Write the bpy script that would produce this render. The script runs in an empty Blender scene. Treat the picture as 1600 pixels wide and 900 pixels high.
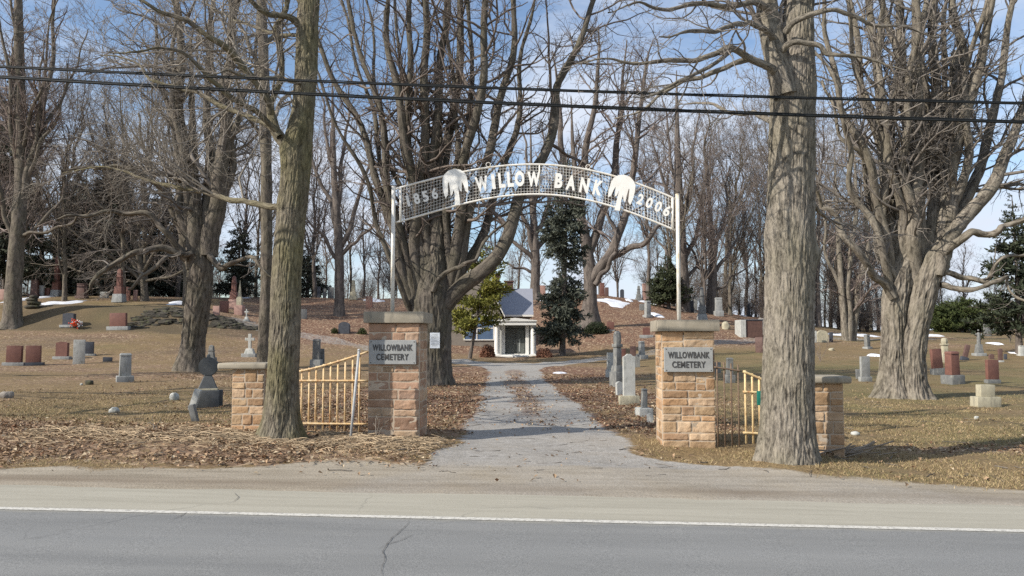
import bpy, bmesh, math, random
import numpy as np
from mathutils import Vector, Matrix
from mathutils.geometry import tessellate_polygon
C = bpy.context.scene.collection
SC = bpy.context.scene
RNG = np.random.default_rng(7)
random.seed(7)

# ------------------------------------------------------------------ camera, sky, sun, exposure
F = 1250.0                       # focal length in pixels of the 1600 px wide photograph
CAMZ = 1.6
PITCH = math.atan(80 / F)
cam_d = bpy.data.cameras.new('camera')
cam = bpy.data.objects.new('camera', cam_d); C.objects.link(cam)
cam.location = (0, 0, CAMZ); cam.rotation_euler = (math.pi / 2 + PITCH, 0, 0)
cam_d.sensor_width = 36; cam_d.lens = 36 * F / 1600
cam_d.clip_start = 0.05; cam_d.clip_end = 6000
SC.camera = cam
SC.render.resolution_x = 1024; SC.render.resolution_y = 576
SC.view_settings.view_transform = 'Standard'; SC.view_settings.look = 'None'
SC.view_settings.exposure = 0.4; SC.view_settings.gamma = 1
SC.cycles.use_denoising = False
SC.cycles.max_bounces = 6; SC.cycles.diffuse_bounces = 3; SC.cycles.glossy_bounces = 2
SC.cycles.transparent_max_bounces = 4
SC.cycles.sample_clamp_indirect = 4

SUN_EL = math.radians(34)
SUN_H = Vector((-0.875, -0.485))          # horizontal direction towards the sun
SUN_H.normalize()
sd = Vector((SUN_H.x * math.cos(SUN_EL), SUN_H.y * math.cos(SUN_EL), math.sin(SUN_EL)))
sun_d = bpy.data.lights.new('sun', 'SUN'); sun_d.energy = 4.4; sun_d.angle = math.radians(0.5)
sun_d.color = (1.0, 0.935, 0.845)
sun = bpy.data.objects.new('sun', sun_d); C.objects.link(sun)
sun.location = (-60, -20, 45)
sun.rotation_euler = (-sd).to_track_quat('-Z', 'Y').to_euler()

world = bpy.data.worlds.new('World'); SC.world = world
world.use_nodes = True
nt = world.node_tree; nt.nodes.clear()
def wn(t, **k):
    n = nt.nodes.new(t)
    for a, b in k.items(): setattr(n, a, b)
    return n
sky = wn('ShaderNodeTexSky', sky_type='NISHITA', sun_disc=False)
sky.sun_elevation = SUN_EL; sky.sun_rotation = math.atan2(SUN_H.x, SUN_H.y)
sky.air_density = 1.0; sky.dust_density = 0.6; sky.ozone_density = 2.6
bg1 = wn('ShaderNodeBackground'); bg1.inputs[1].default_value = 0.13
nt.links.new(sky.outputs[0], bg1.inputs[0])
bg2 = wn('ShaderNodeBackground'); bg2.inputs[0].default_value = (0.80, 0.87, 1.0, 1); bg2.inputs[1].default_value = 0.74
tc = wn('ShaderNodeTexCoord'); mp = wn('ShaderNodeMapping')
mp.inputs['Scale'].default_value = (1.0, 1.0, 2.6); mp.inputs['Location'].default_value = (0.35, 0.2, 0.1)
nz = wn('ShaderNodeTexNoise'); nz.inputs['Scale'].default_value = 2.6; nz.inputs['Detail'].default_value = 7
nz.inputs['Roughness'].default_value = 0.58; nz.inputs['Distortion'].default_value = 0.35
rp = wn('ShaderNodeValToRGB'); rp.color_ramp.elements[0].position = 0.42; rp.color_ramp.elements[1].position = 0.62
rp.color_ramp.elements[0].color = (0.04, 0.04, 0.04, 1); rp.color_ramp.elements[1].color = (0.97, 0.97, 0.97, 1)
mx = wn('ShaderNodeMixShader'); wo = wn('ShaderNodeOutputWorld')
nt.links.new(tc.outputs['Generated'], mp.inputs[0]); nt.links.new(mp.outputs[0], nz.inputs['Vector'])
nt.links.new(nz.outputs['Fac'], rp.inputs[0]); nt.links.new(rp.outputs[0], mx.inputs[0])
nt.links.new(bg1.outputs[0], mx.inputs[1]); nt.links.new(bg2.outputs[0], mx.inputs[2]); nt.links.new(mx.outputs[0], wo.inputs[0])

# ------------------------------------------------------------------ helpers
def sstep(a, b, x):
    t = np.clip((np.asarray(x, float) - a) / (b - a), 0, 1)
    return t * t * (3 - 2 * t)

def _hash(ix, iy, iz, s):
    h = (ix.astype(np.int64) * 374761393 + iy.astype(np.int64) * 668265263 + iz.astype(np.int64) * 2147483647 + s * 1274126177) & 0xFFFFFFFF
    h = ((h ^ (h >> 13)) * 1274126177) & 0xFFFFFFFF
    h = ((h ^ (h >> 16)) * 2246822519) & 0xFFFFFFFF
    h = h ^ (h >> 15)
    return (h & 0xFFFFFF) / float(0xFFFFFF) * 2 - 1

def vn(x, y, z=0.0, s=0):
    """value noise in -1..1"""
    x, y, z = np.broadcast_arrays(np.asarray(x, float), np.asarray(y, float), np.asarray(z, float))
    ix, iy, iz = np.floor(x), np.floor(y), np.floor(z)
    fx, fy, fz = x - ix, y - iy, z - iz
    fx, fy, fz = [f * f * (3 - 2 * f) for f in (fx, fy, fz)]
    def h(a, b, c): return _hash(ix + a, iy + b, iz + c, s)
    def l(a, b, t): return a + (b - a) * t
    return l(l(l(h(0, 0, 0), h(1, 0, 0), fx), l(h(0, 1, 0), h(1, 1, 0), fx), fy),
             l(l(h(0, 0, 1), h(1, 0, 1), fx), l(h(0, 1, 1), h(1, 1, 1), fx), fy), fz)

def fbm(x, y, z=0.0, s=0, o=4):
    r, a, f, tot = 0, 1.0, 1.0, 0
    for i in range(o):
        r = r + a * vn(np.asarray(x) * f, np.asarray(y) * f, np.asarray(z) * f, s + i); tot += a; a *= .5; f *= 2.03
    return r / tot

def nrm(v): return v / np.maximum(np.linalg.norm(v, axis=-1, keepdims=True), 1e-9)

class MB:
    """collects pieces and links them as ONE mesh object"""
    def __init__(s): s.v = []; s.q = []; s.t = []; s.n = 0; s.c = []; s.b = []
    def add(s, V, quads=None, tris=None, col=None, bk=None):
        V = np.asarray(V, float).reshape(-1, 3)
        if quads is not None and len(quads): s.q.append(np.asarray(quads, np.int64).reshape(-1, 4) + s.n)
        if tris is not None and len(tris): s.t.append(np.asarray(tris, np.int64).reshape(-1, 3) + s.n)
        m = len(V); s.v.append(V); s.n += m
        if col is None: col = np.ones((m, 3))
        col = np.asarray(col, float)
        if col.ndim == 1: col = np.tile(col, (m, 1))
        s.c.append(col)
        s.b.append(np.zeros((m, 3)) if bk is None else np.asarray(bk, float).reshape(-1, 3))
        return s
    def add_bm(s, bm, col=None):
        bm.verts.ensure_lookup_table(); bm.verts.index_update()
        V = np.array([v.co[:] for v in bm.verts]); q = []; t = []
        for f in bm.faces:
            ix = [v.index for v in f.verts]
            if len(ix) == 4: q.append(ix)
            elif len(ix) == 3: t.append(ix)
            else:
                for tri in tessellate_polygon([[v.co for v in f.verts]]): t.append([ix[k] for k in tri])
        bm.free(); return s.add(V, q, t, col)
    def box(s, c, size, rz=0, bev=0.0, taper=1.0, col=None, rot=None, seg=1, tapy=None):
        bm = bmesh.new(); bmesh.ops.create_cube(bm, size=1)
        for v in bm.verts:
            k = taper if v.co.z > 0 else 1; k2 = (tapy if tapy is not None else taper) if v.co.z > 0 else 1
            v.co = Vector((v.co.x * size[0] * k, v.co.y * size[1] * k2, v.co.z * size[2]))
        if bev: bmesh.ops.bevel(bm, geom=bm.edges[:], offset=bev, segments=seg, affect='EDGES', profile=.6)
        M = Matrix.Translation(Vector(c)) @ (rot.to_4x4() if rot is not None else Matrix.Rotation(rz, 4, 'Z'))
        bmesh.ops.transform(bm, matrix=M, verts=bm.verts[:])
        return s.add_bm(bm, col)
    def tube(s, pts, r, k=8, col=None, cap=True):
        P = np.asarray(pts, float)[None]; R = np.asarray(r, float)
        if R.ndim == 0: R = np.full(P.shape[1], float(R))
        s.tubes(P, R[None], k, col)
        if cap:
            n = P.shape[1]; b = s.n - n * k; e = b + (n - 1) * k
            s.t.append(np.array([[b, b + a + 1, b + a] for a in range(1, k - 1)] + [[e, e + a, e + a + 1] for a in range(1, k - 1)]))
        return s
    def tubes(s, P, R, k=4, col=None):
        B, n, _ = P.shape
        if B == 0: return s
        T = np.empty_like(P); T[:, 1:-1] = P[:, 2:] - P[:, :-2]; T[:, 0] = P[:, 1] - P[:, 0]; T[:, -1] = P[:, -1] - P[:, -2]
        T = nrm(T); mean = nrm(P[:, -1] - P[:, 0] + 1e-6)
        ref = np.where(np.abs(mean[:, 2:3]) < .8, np.array([[0, 0, 1.]]), np.array([[1., 0, 0]]))
        ref = nrm(ref - (ref * mean).sum(-1, keepdims=True) * mean)[:, None]
        N1 = nrm(ref - (ref * T).sum(-1, keepdims=True) * T); N2 = np.cross(T, N1)
        a = np.arange(k) / k * 2 * np.pi
        ca, sa = np.cos(a)[None, None, :, None], np.sin(a)[None, None, :, None]
        V = P[:, :, None] + R[:, :, None, None] * (ca * N1[:, :, None] + sa * N2[:, :, None])
        L = np.concatenate([np.zeros((B, 1)), np.cumsum(np.linalg.norm(np.diff(P, axis=1), axis=-1), 1)], 1)
        off = (np.arange(B) * 3.7)[:, None]
        bk = np.stack(np.broadcast_arrays(R[:, :, None] * np.cos(a) + off[:, :, None], R[:, :, None] * np.sin(a), L[:, :, None] + 0 * a), -1)
        i = np.arange(B)[:, None, None] * n * k + np.arange(n - 1)[None, :, None] * k
        j = np.arange(k)[None, None]; j2 = (j + 1) % k
        Q = np.stack([i + j, i + j2, i + k + j2, i + k + j], -1).reshape(-1, 4)
        if col is not None:
            col = np.asarray(col, float)
            if col.ndim == 2 and len(col) == B: col = np.repeat(col, n * k, 0)
        return s.add(V, Q, None, col, bk)
    def build(s, name, mat, parent=None, smooth=True, off=None, loc=None, sharp=None):
        V = np.concatenate(s.v)
        if off is not None: V = V - np.asarray(off, float)
        q = np.concatenate(s.q) if s.q else np.zeros((0, 4), np.int64)
        t = np.concatenate(s.t) if s.t else np.zeros((0, 3), np.int64)
        me = bpy.data.meshes.new(name)
        me.vertices.add(len(V)); me.vertices.foreach_set('co', V.astype(np.float32).ravel())
        lp = np.concatenate([q.ravel(), t.ravel()]).astype(np.int32)
        me.loops.add(len(lp)); me.loops.foreach_set('vertex_index', lp)
        st = np.concatenate([np.arange(len(q)) * 4, len(q) * 4 + np.arange(len(t)) * 3]).astype(np.int32)
        me.polygons.add(len(st)); me.polygons.foreach_set('loop_start', st)
        me.update(calc_edges=True)
        me.polygons.foreach_set('use_smooth', np.full(len(st), bool(smooth)))
        cc = np.concatenate(s.c); cc = np.concatenate([cc, np.ones((len(cc), 1))], 1).astype(np.float32)
        me.attributes.new('col', 'FLOAT_COLOR', 'POINT').data.foreach_set('color', cc.ravel())
        bb = np.concatenate(s.b).astype(np.float32)
        if np.any(bb): me.attributes.new('bk', 'FLOAT_VECTOR', 'POINT').data.foreach_set('vector', bb.ravel())
        if sharp is not None: me.set_sharp_from_angle(angle=math.radians(sharp))
        me.validate()
        if mat is not None: me.materials.append(mat)
        o = bpy.data.objects.new(name, me); C.objects.link(o)
        if parent is not None: o.parent = parent
        if loc is not None: o.location = loc
        return o

def tag(o, label=None, cat=None, group=None, kind=None):
    if label: o['label'] = label
    if cat: o['category'] = cat
    if group: o['group'] = group
    if kind: o['kind'] = kind
    return o

def thing(name, label, cat, loc=(0, 0, 0), rz=0, group=None):
    o = bpy.data.objects.new(name, None); C.objects.link(o)
    o.location = loc; o.rotation_euler = (0, 0, rz); o.empty_display_size = .2
    return tag(o, label, cat, group)

def dup(root, loc, rz, sc=1.0, label=None):
    """a copy of a thing with copies of its parts and their sub-parts"""
    r = root.copy(); C.objects.link(r); r.location = loc; r.rotation_euler = (0, 0, rz)
    r.scale = (sc, sc, sc) if np.isscalar(sc) else sc
    if label: r['label'] = label
    for ch in list(root.children):
        c = ch.copy(); C.objects.link(c); c.parent = r
        for g in list(ch.children):
            d = g.copy(); C.objects.link(d); d.parent = c
    return r

def extrude_poly(pts, th, M):
    """a flat outline with thickness; pts in the plane x,z, thickness along y"""
    n = len(pts)
    A = [Vector((p[0], -th / 2, p[1])) for p in pts]; Bk = [Vector((p[0], th / 2, p[1])) for p in pts]
    tr = tessellate_polygon([[Vector((p[0], p[1], 0)) for p in pts]])
    V = np.array([(M @ v)[:] for v in A + Bk])
    T = [list(t) for t in tr] + [[n + t[2], n + t[1], n + t[0]] for t in tr]
    Q = [[i, (i + 1) % n, n + (i + 1) % n, n + i] for i in range(n)]
    return V, Q, T

def text_mesh(body, size, extrude, offset, M, width=None):
    cu = bpy.data.curves.new('txt', 'FONT'); cu.body = body; cu.size = size; cu.extrude = extrude; cu.offset = offset
    cu.space_character = 1.12; cu.align_x = 'CENTER'; cu.align_y = 'CENTER'; cu.resolution_u = 4
    o = bpy.data.objects.new('txt', cu); C.objects.link(o)
    me = bpy.data.meshes.new_from_object(o.evaluated_get(bpy.context.evaluated_depsgraph_get()))
    V = np.array([v.co[:] for v in me.vertices])
    c = (V.max(0) + V.min(0)) / 2; V = V - c
    if width: V[:, 0] *= width / (V[:, 0].max() - V[:, 0].min())
    V = np.array([(M @ Vector(v))[:] for v in V])
    q = [list(p.vertices) for p in me.polygons if len(p.vertices) == 4]
    t = [list(p.vertices) for p in me.polygons if len(p.vertices) == 3]
    for p in me.polygons:
        if len(p.vertices) > 4:
            for tr in tessellate_polygon([[me.vertices[i].co for i in p.vertices]]): t.append([p.vertices[k] for k in tr])
    bpy.data.objects.remove(o); bpy.data.curves.remove(cu); bpy.data.meshes.remove(me)
    return V, q, t

# ------------------------------------------------------------------ materials
class NT:
    def __init__(s, name):
        s.m = bpy.data.materials.new(name); s.m.use_nodes = True; s.t = s.m.node_tree
        s.b = s.t.nodes['Principled BSDF']; s.b.inputs['Specular IOR Level'].default_value = 0.25
    def n(s, t, ins=None, **k):
        n = s.t.nodes.new(t)
        for a, b in k.items(): setattr(n, a, b)
        for a, b in (ins or {}).items(): s.set(n.inputs[a], b)
        return n
    def set(s, sock, v):
        if isinstance(v, bpy.types.NodeSocket): s.t.links.new(v, sock)
        elif hasattr(v, 'outputs'): s.t.links.new(v.outputs[0], sock)
        else:
            if sock.type == 'RGBA' and len(v) == 3: v = (*v, 1)
            sock.default_value = v
    def pos(s): return s.n('ShaderNodeNewGeometry').outputs['Position']
    def objc(s): return s.n('ShaderNodeTexCoord').outputs['Object']
    def attr(s, name, out='Color'): return s.n('ShaderNodeAttribute', attribute_name=name).outputs[out]
    def mapv(s, v, sc): return s.n('ShaderNodeMapping', {'Vector': v, 'Scale': sc}).outputs[0]
    def noise(s, v, sc, det=3, ro=.55, dist=0.0):
        return s.n('ShaderNodeTexNoise', {'Vector': v, 'Scale': sc, 'Detail': det, 'Roughness': ro, 'Distortion': dist}).outputs['Fac']
    def ramp(s, f, a, b, ca=(0, 0, 0), cb=(1, 1, 1)):
        r = s.n('ShaderNodeValToRGB', {'Fac': f}); e = r.color_ramp.elements
        e[0].position = a; e[1].position = b; e[0].color = (*ca, 1); e[1].color = (*cb, 1)
        return r.outputs[0]
    def mix(s, f, a, b, mode='MIX'):
        n = s.t.nodes.new('ShaderNodeMix'); n.data_type = 'RGBA'; n.blend_type = mode
        s.set(n.inputs[0], f); s.set(n.inputs[6], a); s.set(n.inputs[7], b); return n.outputs[2]
    def math(s, op, a, b=0.0, c=0.0):
        n = s.t.nodes.new('ShaderNodeMath'); n.operation = op
        s.set(n.inputs[0], a); s.set(n.inputs[1], b); s.set(n.inputs[2], c); return n.outputs[0]
    def done(s, col, rough=.85, bump=None, bs=.3, bd=.02, metal=0.0):
        s.set(s.b.inputs['Base Color'], col); s.set(s.b.inputs['Roughness'], rough); s.b.inputs['Metallic'].default_value = metal
        if bump is not None:
            bn = s.n('ShaderNodeBump', {'Strength': bs, 'Distance': bd, 'Height': bump})
            s.t.links.new(bn.outputs[0], s.b.inputs['Normal'])
        return s.m

def mat_plain(name, c1, c2, scale=6, rough=.8, bs=.25, bd=.01, use_col=False, fine=60, metal=0.0, stain=None):
    g = NT(name); v = g.objc()
    a = g.noise(v, scale, 5, .6); b = g.noise(v, fine, 2)
    c = g.mix(g.ramp(a, .35, .65), c1, c2)
    c = g.mix(.35, c, g.mix(b, (.55, .55, .55), (1.25, 1.25, 1.25)), 'MULTIPLY')
    if stain is not None:
        c = g.mix(g.ramp(g.noise(g.mapv(v, (1, 1, .35)), scale * 1.7, 4, .65), .52, .68), c, stain)
    if use_col: c = g.mix(1.0, c, g.attr('col'), 'MULTIPLY')
    return g.done(c, rough, g.math('ADD', a, b), bs, bd, metal)

def mat_bark(name, light, dark, moss=None, mossf=.5, fz=9.0, bd=.03, bs=1.0):
    g = NT(name); v = g.attr('bk', 'Vector')
    w = g.noise(g.mapv(v, (1, 1, .26)), fz, 4, .66, 1.0)
    w2 = g.noise(g.mapv(v, (1, 1, .45)), fz * 3.3, 3, .65)
    lo = g.noise(g.mapv(v, (1, 1, .5)), 1.6, 3)
    h = g.math('ADD', g.math('MULTIPLY', w, .7), g.math('MULTIPLY', w2, .3))
    c = g.mix(g.ramp(h, .36, .58), dark, light)
    c = g.mix(g.math('MULTIPLY', g.ramp(lo, .35, .65), .5), c, g.mix(1, c, (.62, .6, .6), 'MULTIPLY'))
    if moss: c = g.mix(g.math('MULTIPLY', g.ramp(lo, .38, .62), mossf), c, g.mix(g.ramp(h, .36, .58), [x * .4 for x in moss], moss))
    c = g.mix(1.0, c, g.attr('col'), 'MULTIPLY')
    return g.done(c, .92, h, bs, bd)

def mat_twig(name, a, b):
    g = NT(name); r = g.noise(g.objc(), 1.3, 2)
    return g.done(g.mix(1, g.mix(g.ramp(r, .3, .7), a, b), g.attr('col'), 'MULTIPLY'), .85)

def mat_col(name, rough=.85, mul=(1, 1, 1)):
    g = NT(name); v = g.objc()
    return g.done(g.mix(1, g.mix(1, g.attr('col'), mul, 'MULTIPLY'), g.mix(g.noise(v, 9, 3), (.75, .75, .75), (1.2, 1.2, 1.2)), 'MULTIPLY'), rough)

M = {}
M['bark_green'] = mat_bark('lichen bark', (.225, .195, .145), (.045, .037, .029), (.205, .185, .085), .7, 17)
M['bark_tan'] = mat_bark('tan bark', (.295, .26, .21), (.05, .043, .036), (.245, .228, .135), .3, 17)
M['bark_grey'] = mat_bark('grey bark', (.195, .165, .132), (.04, .034, .028), (.19, .18, .11), .3, 8)
M['bark_dark'] = mat_bark('dark grey bark', (.165, .142, .115), (.034, .029, .025), (.17, .162, .10), .35, 8)
M['bark_pale'] = mat_bark('pale bark', (.285, .25, .20), (.052, .043, .035), (.24, .225, .145), .25, 8)
M['bark_far'] = mat_bark('brown bark', (.195, .165, .14), (.06, .05, .044), None, 0, 4)
M['twig_grey'] = mat_twig('grey twigs', (.235, .21, .18), (.125, .108, .093))
M['twig_pale'] = mat_twig('pale twigs', (.31, .275, .225), (.165, .142, .118))
M['twig_red'] = mat_twig('reddish twigs', (.24, .195, .168), (.145, .115, .10))
M['twig_brown'] = mat_twig('brown twigs', (.24, .205, .172), (.14, .118, .10))
M['twig_dark'] = mat_twig('dark grey twigs', (.205, .168, .14), (.105, .085, .072))
M['needle'] = mat_col('needles', .8)
M['leaf'] = mat_col('fallen leaves', .9)
M['stone'] = mat_plain('sandstone', (1, 1, 1), (.80, .74, .68), 5, .9, .5, .012, True, 45)
M['mortar'] = mat_plain('mortar', (.50, .415, .32), (.40, .325, .24), 8, .95)
M['concrete'] = mat_plain('weathered concrete', (.36, .32, .25), (.28, .248, .19), 4, .9, .3, .006, False, 70, 0, (.22, .20, .16))
M['plaque'] = mat_plain('grey plaque', (.34, .345, .33), (.29, .295, .285), 7, .6)
M['letter_dark'] = mat_plain('dark letters', (.045, .045, .045), (.08, .075, .07), 20, .6)
M['white_paint'] = mat_plain('white paint', (.82, .80, .74), (.74, .71, .64), 9, .5, .1, .003, False, 90, 0, (.62, .52, .36))
M['white_clean'] = mat_plain('bright white paint', (.86, .85, .80), (.80, .78, .72), 9, .5, .1, .003)
M['rust_yellow'] = mat_plain('rusty yellow paint', (.74, .59, .37), (.68, .45, .21), 11, .7, .2, .003, False, 80, 0, (.34, .15, .06))
M['cream_iron'] = mat_plain('cream paint', (.72, .58, .33), (.62, .45, .22), 11, .7, .2, .003, False, 80, 0, (.42, .22, .10))
M['old_iron'] = mat_plain('rusty iron', (.22, .16, .11), (.13, .085, .06), 12, .8, .2, .003)
M['galv'] = mat_plain('galvanised steel', (.48, .49, .49), (.38, .38, .37), 10, .5, .1, .002)
M['green_tag'] = mat_plain('green plastic', (.02, .20, .15), (.015, .16, .12), 8, .5)
M['cable'] = mat_plain('black cable', (.009, .0105, .011), (.014, .016, .016), 5, .6)
M['paper'] = mat_plain('white paper', (.72, .76, .78), (.65, .70, .74), 15, .7)
M['pole_wood'] = mat_bark('pole wood', (.2, .16, .12), (.09, .07, .05), None, 0, 12)
M['red_granite'] = mat_plain('red granite', (.205, .10, .076), (.155, .075, .06), 5, .6, .15, .004, False, 90)
M['pink_granite'] = mat_plain('pink granite', (.42, .27, .22), (.33, .20, .165), 5, .7, .2, .004, False, 90)
M['brown_granite'] = mat_plain('brown granite', (.155, .095, .08), (.115, .07, .06), 5, .6, .15, .004, False, 90)
M['grey_granite'] = mat_plain('grey granite', (.35, .355, .34), (.27, .275, .265), 5, .8, .3, .006, False, 90, 0, (.20, .205, .185))
M['pale_marble'] = mat_plain('pale marble', (.50, .50, .46), (.41, .41, .38), 5, .8, .3, .006, False, 80, 0, (.28, .29, .26))
M['dark_granite'] = mat_plain('dark granite', (.075, .08, .095), (.05, .055, .065), 5, .5, .1, .003, False, 90)
M['slate'] = mat_plain('grey stone', (.205, .208, .20), (.14, .143, .14), 7, .8, .3, .006, False, 70, 0, (.28, .275, .24))
M['white_stone'] = mat_plain('white stone', (.80, .79, .75), (.74, .73, .69), 2, .7, .05, .004, False, 5)
M['limestone'] = mat_plain('yellow limestone', (.47, .43, .31), (.38, .345, .25), 5, .9, .3, .008, False, 60, 0, (.27, .25, .19))
M['rock'] = mat_plain('field stone', (.32, .29, .25), (.17, .15, .13), 2.2, .9, .5, .03, False, 30)
M['rock_dark'] = mat_plain('mossy stone', (.085, .076, .06), (.038, .034, .028), 1.6, .95, .5, .03, False, 20, 0, (.10, .10, .055))
M['orange'] = mat_plain('orange petals', (.75, .10, .03), (.6, .06, .02), 12, .7)
M['white_petal'] = mat_plain('white petals', (.7, .7, .68), (.6, .6, .58), 12, .7)
M['house_wall'] = mat_plain('brown clapboard', (.23, .20, .165), (.185, .16, .135), 3, .9)  # walls in a dull brown
M['roof_slate'] = None
M['brick_dark'] = mat_plain('dark brick', (.13, .075, .06), (.085, .05, .042), 5, .9)
M['window_blue'] = mat_plain('blue boarded window', (.10, .155, .24), (.075, .115, .19), 2, .45)
M['door_dark'] = mat_plain('dark bronze door', (.125, .135, .125), (.095, .10, .095), 3, .4)
M['door_pale'] = mat_plain('pale metal', (.35, .37, .35), (.3, .31, .3), 3, .4)
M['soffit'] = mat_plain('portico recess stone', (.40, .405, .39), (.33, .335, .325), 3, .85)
g = NT('snow'); M['snow'] = g.done(g.mix(g.ramp(g.noise(g.pos(), 5, 5, .7), .60, .74), g.mix(g.noise(g.pos(), 3, 4), (.62, .64, .68), (.80, .82, .85)), (.42, .38, .33)), .6, g.noise(g.pos(), 9, 3), .4, .03)
g = NT('slate roof'); v = g.objc()
br = g.n('ShaderNodeTexBrick', {'Vector': g.mapv(v, (1, 1, 1)), 'Scale': 3.2, 'Color1': (.235, .25, .295), 'Color2': (.28, .295, .335), 'Mortar': (.17, .18, .21), 'Mortar Size': .012})
M['roof_slate'] = g.done(g.mix(.5, br.outputs[0], g.mix(g.noise(v, 3, 4), (.20, .212, .25), (.32, .33, .365))), .7)

# ------------------------------------------------------------------ terrain
RA = math.radians(2.8)                                   # the road runs slightly askew to the view
def road_v(x, y): return np.asarray(x) * math.sin(RA) + np.asarray(y) * math.cos(RA)
def road_xy(s, v): return s * math.cos(RA) + v * math.sin(RA), -s * math.sin(RA) + v * math.cos(RA)
COLS = {
 -300: [(14, 0), (30, .1), (42, .3), (50, 1.0), (58, 2.3), (60.6, 2.5), (62.6, 4.25), (72, 5.3), (80, 6.15), (125, 6.5)],
 150: [(14, 0), (30, 0), (42, .2), (48, .75), (56, 2.0), (60.2, 2.3), (62.2, 4.15), (72, 5.25), (80, 6.15), (125, 6.5)],
 300: [(14, 0), (30, 0), (42, .15), (48, .6), (56, 1.7), (60.2, 2.1), (62.2, 3.95), (72, 5.1), (82, 6.0), (125, 6.5)],
 400: [(14, 0), (30, 0), (40, .15), (48, .55), (55, 1.3), (60, 1.9), (65, 2.9), (75, 4.4), (90, 6.2), (105, 6.8), (125, 7)],
 560: [(14, 0), (30, 0), (40, .2), (46, .45), (52, .8), (58, 1.3), (63, 2.1), (70, 3.3), (88, 6.0), (105, 6.9), (125, 7)],
 700: [(14, 0), (30, .05), (40, .2), (50, .4), (58, .7), (63, 1.4), (70, 2.8), (85, 5.5), (100, 6.6), (125, 7)],
 800: [(14, 0), (30, .08), (40, .22), (54, .43), (62, .7), (66, 1.4), (74, 3.5), (85, 5.7), (100, 6.8), (125, 7)],
 950: [(14, 0), (26, .05), (40, .2), (50, .44), (56, .8), (60, 1.6), (70, 3.0), (80, 4.9), (90, 6.6), (100, 7.1), (125, 7.2)],
 1100: [(14, 0), (30, .08), (45, .4), (52, .8), (58, 1.3), (64, 2.2), (75, 3.6), (88, 4.6), (100, 5.0), (125, 5.2)],
 1200: [(14, 0), (30, .05), (45, .4), (60, 1.2), (66, 1.9), (75, 2.7), (88, 3.6), (100, 3.9), (125, 4)],
 1330: [(14, 0), (30, 0), (40, .2), (55, .8), (70, 1.7), (80, 2.1), (100, 2.6), (125, 2.8)],
 1600: [(14, 0), (33, 0), (40, .2), (50, .6), (65, 1.3), (85, 2.1), (110, 2.8), (125, 2.9)],
 1900: [(14, 0), (33, 0), (40, .2), (50, .6), (65, 1.3), (85, 2.1), (110, 2.8), (125, 2.9)],
}
_us = np.linspace(-300, 1900, 111); _ys = np.linspace(10, 130, 241)
_ck = sorted(COLS)
_T0 = np.array([np.interp(_ys, [p[0] for p in COLS[k]], [p[1] for p in COLS[k]]) for k in _ck])
_HT = np.empty((len(_us), len(_ys)))
for _j in range(len(_ys)): _HT[:, _j] = np.interp(_us, _ck, _T0[:, _j])
def _blur(A, n, ax):
    for _ in range(n):
        p = np.concatenate([np.take(A, [0], ax), A, np.take(A, [-1], ax)], ax)
        m = A.shape[ax]
        A = (np.take(p, range(0, m), ax) + 2 * np.take(p, range(1, m + 1), ax) + np.take(p, range(2, m + 2), ax)) / 4
    return A
_HT = _blur(_blur(_HT, 5, 0), 4, 1)

def H(x, y, micro=True):
    x = np.asarray(x, float); y = np.asarray(y, float)
    yy = np.clip(y, 10, 130); u = 800 + F * x / yy
    fu = np.clip((u + 300) / 20, 0, len(_us) - 1.001); fy = np.clip((yy - 10) / .5, 0, len(_ys) - 1.001)
    i, j = fu.astype(int), fy.astype(int); a, b = fu - i, fy - j
    z = (_HT[i, j] * (1 - a) + _HT[i + 1, j] * a) * (1 - b) + (_HT[i, j + 1] * (1 - a) + _HT[i + 1, j + 1] * a) * b
    z = z - .011 * np.clip(x, -12, 12) * (1 - sstep(20, 40, y))
    v0 = road_v(x, y)
    z = z + .11 * np.exp(-((x - 3.65) ** 2 + (y - 10.65) ** 2) / .75)
    z = z + .08 * sstep(-.4, -1.6, x) * sstep(10.0, 11.2, v0) * (1 - sstep(14, 18, v0))
    if micro:
        v = road_v(x, y); m = sstep(9.2, 11, v) * (1 - .6 * sstep(60, 110, y))
        z = z + m * (.05 * vn(x * .45, y * .45, 0, 3) + .022 * vn(x * 1.3, y * 1.3, 0, 4)) + sstep(70, 90, y) * .25 * vn(x * .12, y * .12, 0, 5) + sstep(40, 55, y) * .10 * (vn(x * .45, y * .4, 0, 6) + .5 * vn(x * 1.1, y * 1.0, 0, 7))
    return z

def P(px, py, Y):
    """the point at depth Y that the photograph shows at pixel px, py"""
    a = (450 - py) / F
    d = np.array([(px - 800) / F, math.cos(PITCH) - a * math.sin(PITCH), math.sin(PITCH) + a * math.cos(PITCH)])
    return np.array([0, 0, CAMZ]) + d * (Y / d[1])

_yy = np.linspace(9, 128, 2400)
def ground_at(px, py):
    """where the sight line through px, py first meets the ground"""
    a = (450 - py) / F; dy = math.cos(PITCH) - a * math.sin(PITCH)
    X = (px - 800) / F / dy * _yy; Z = CAMZ + (math.sin(PITCH) + a * math.cos(PITCH)) / dy * _yy
    hit = np.nonzero(Z <= H(X, _yy))[0]
    k = hit[0] if len(hit) else int(np.argmin((Z - H(X, _yy)) / _yy + 10 * (_yy < 50)))      # above the skyline: stand on the ridge
    return np.array([X[k], _yy[k], float(H(X[k], _yy[k]))])

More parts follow.
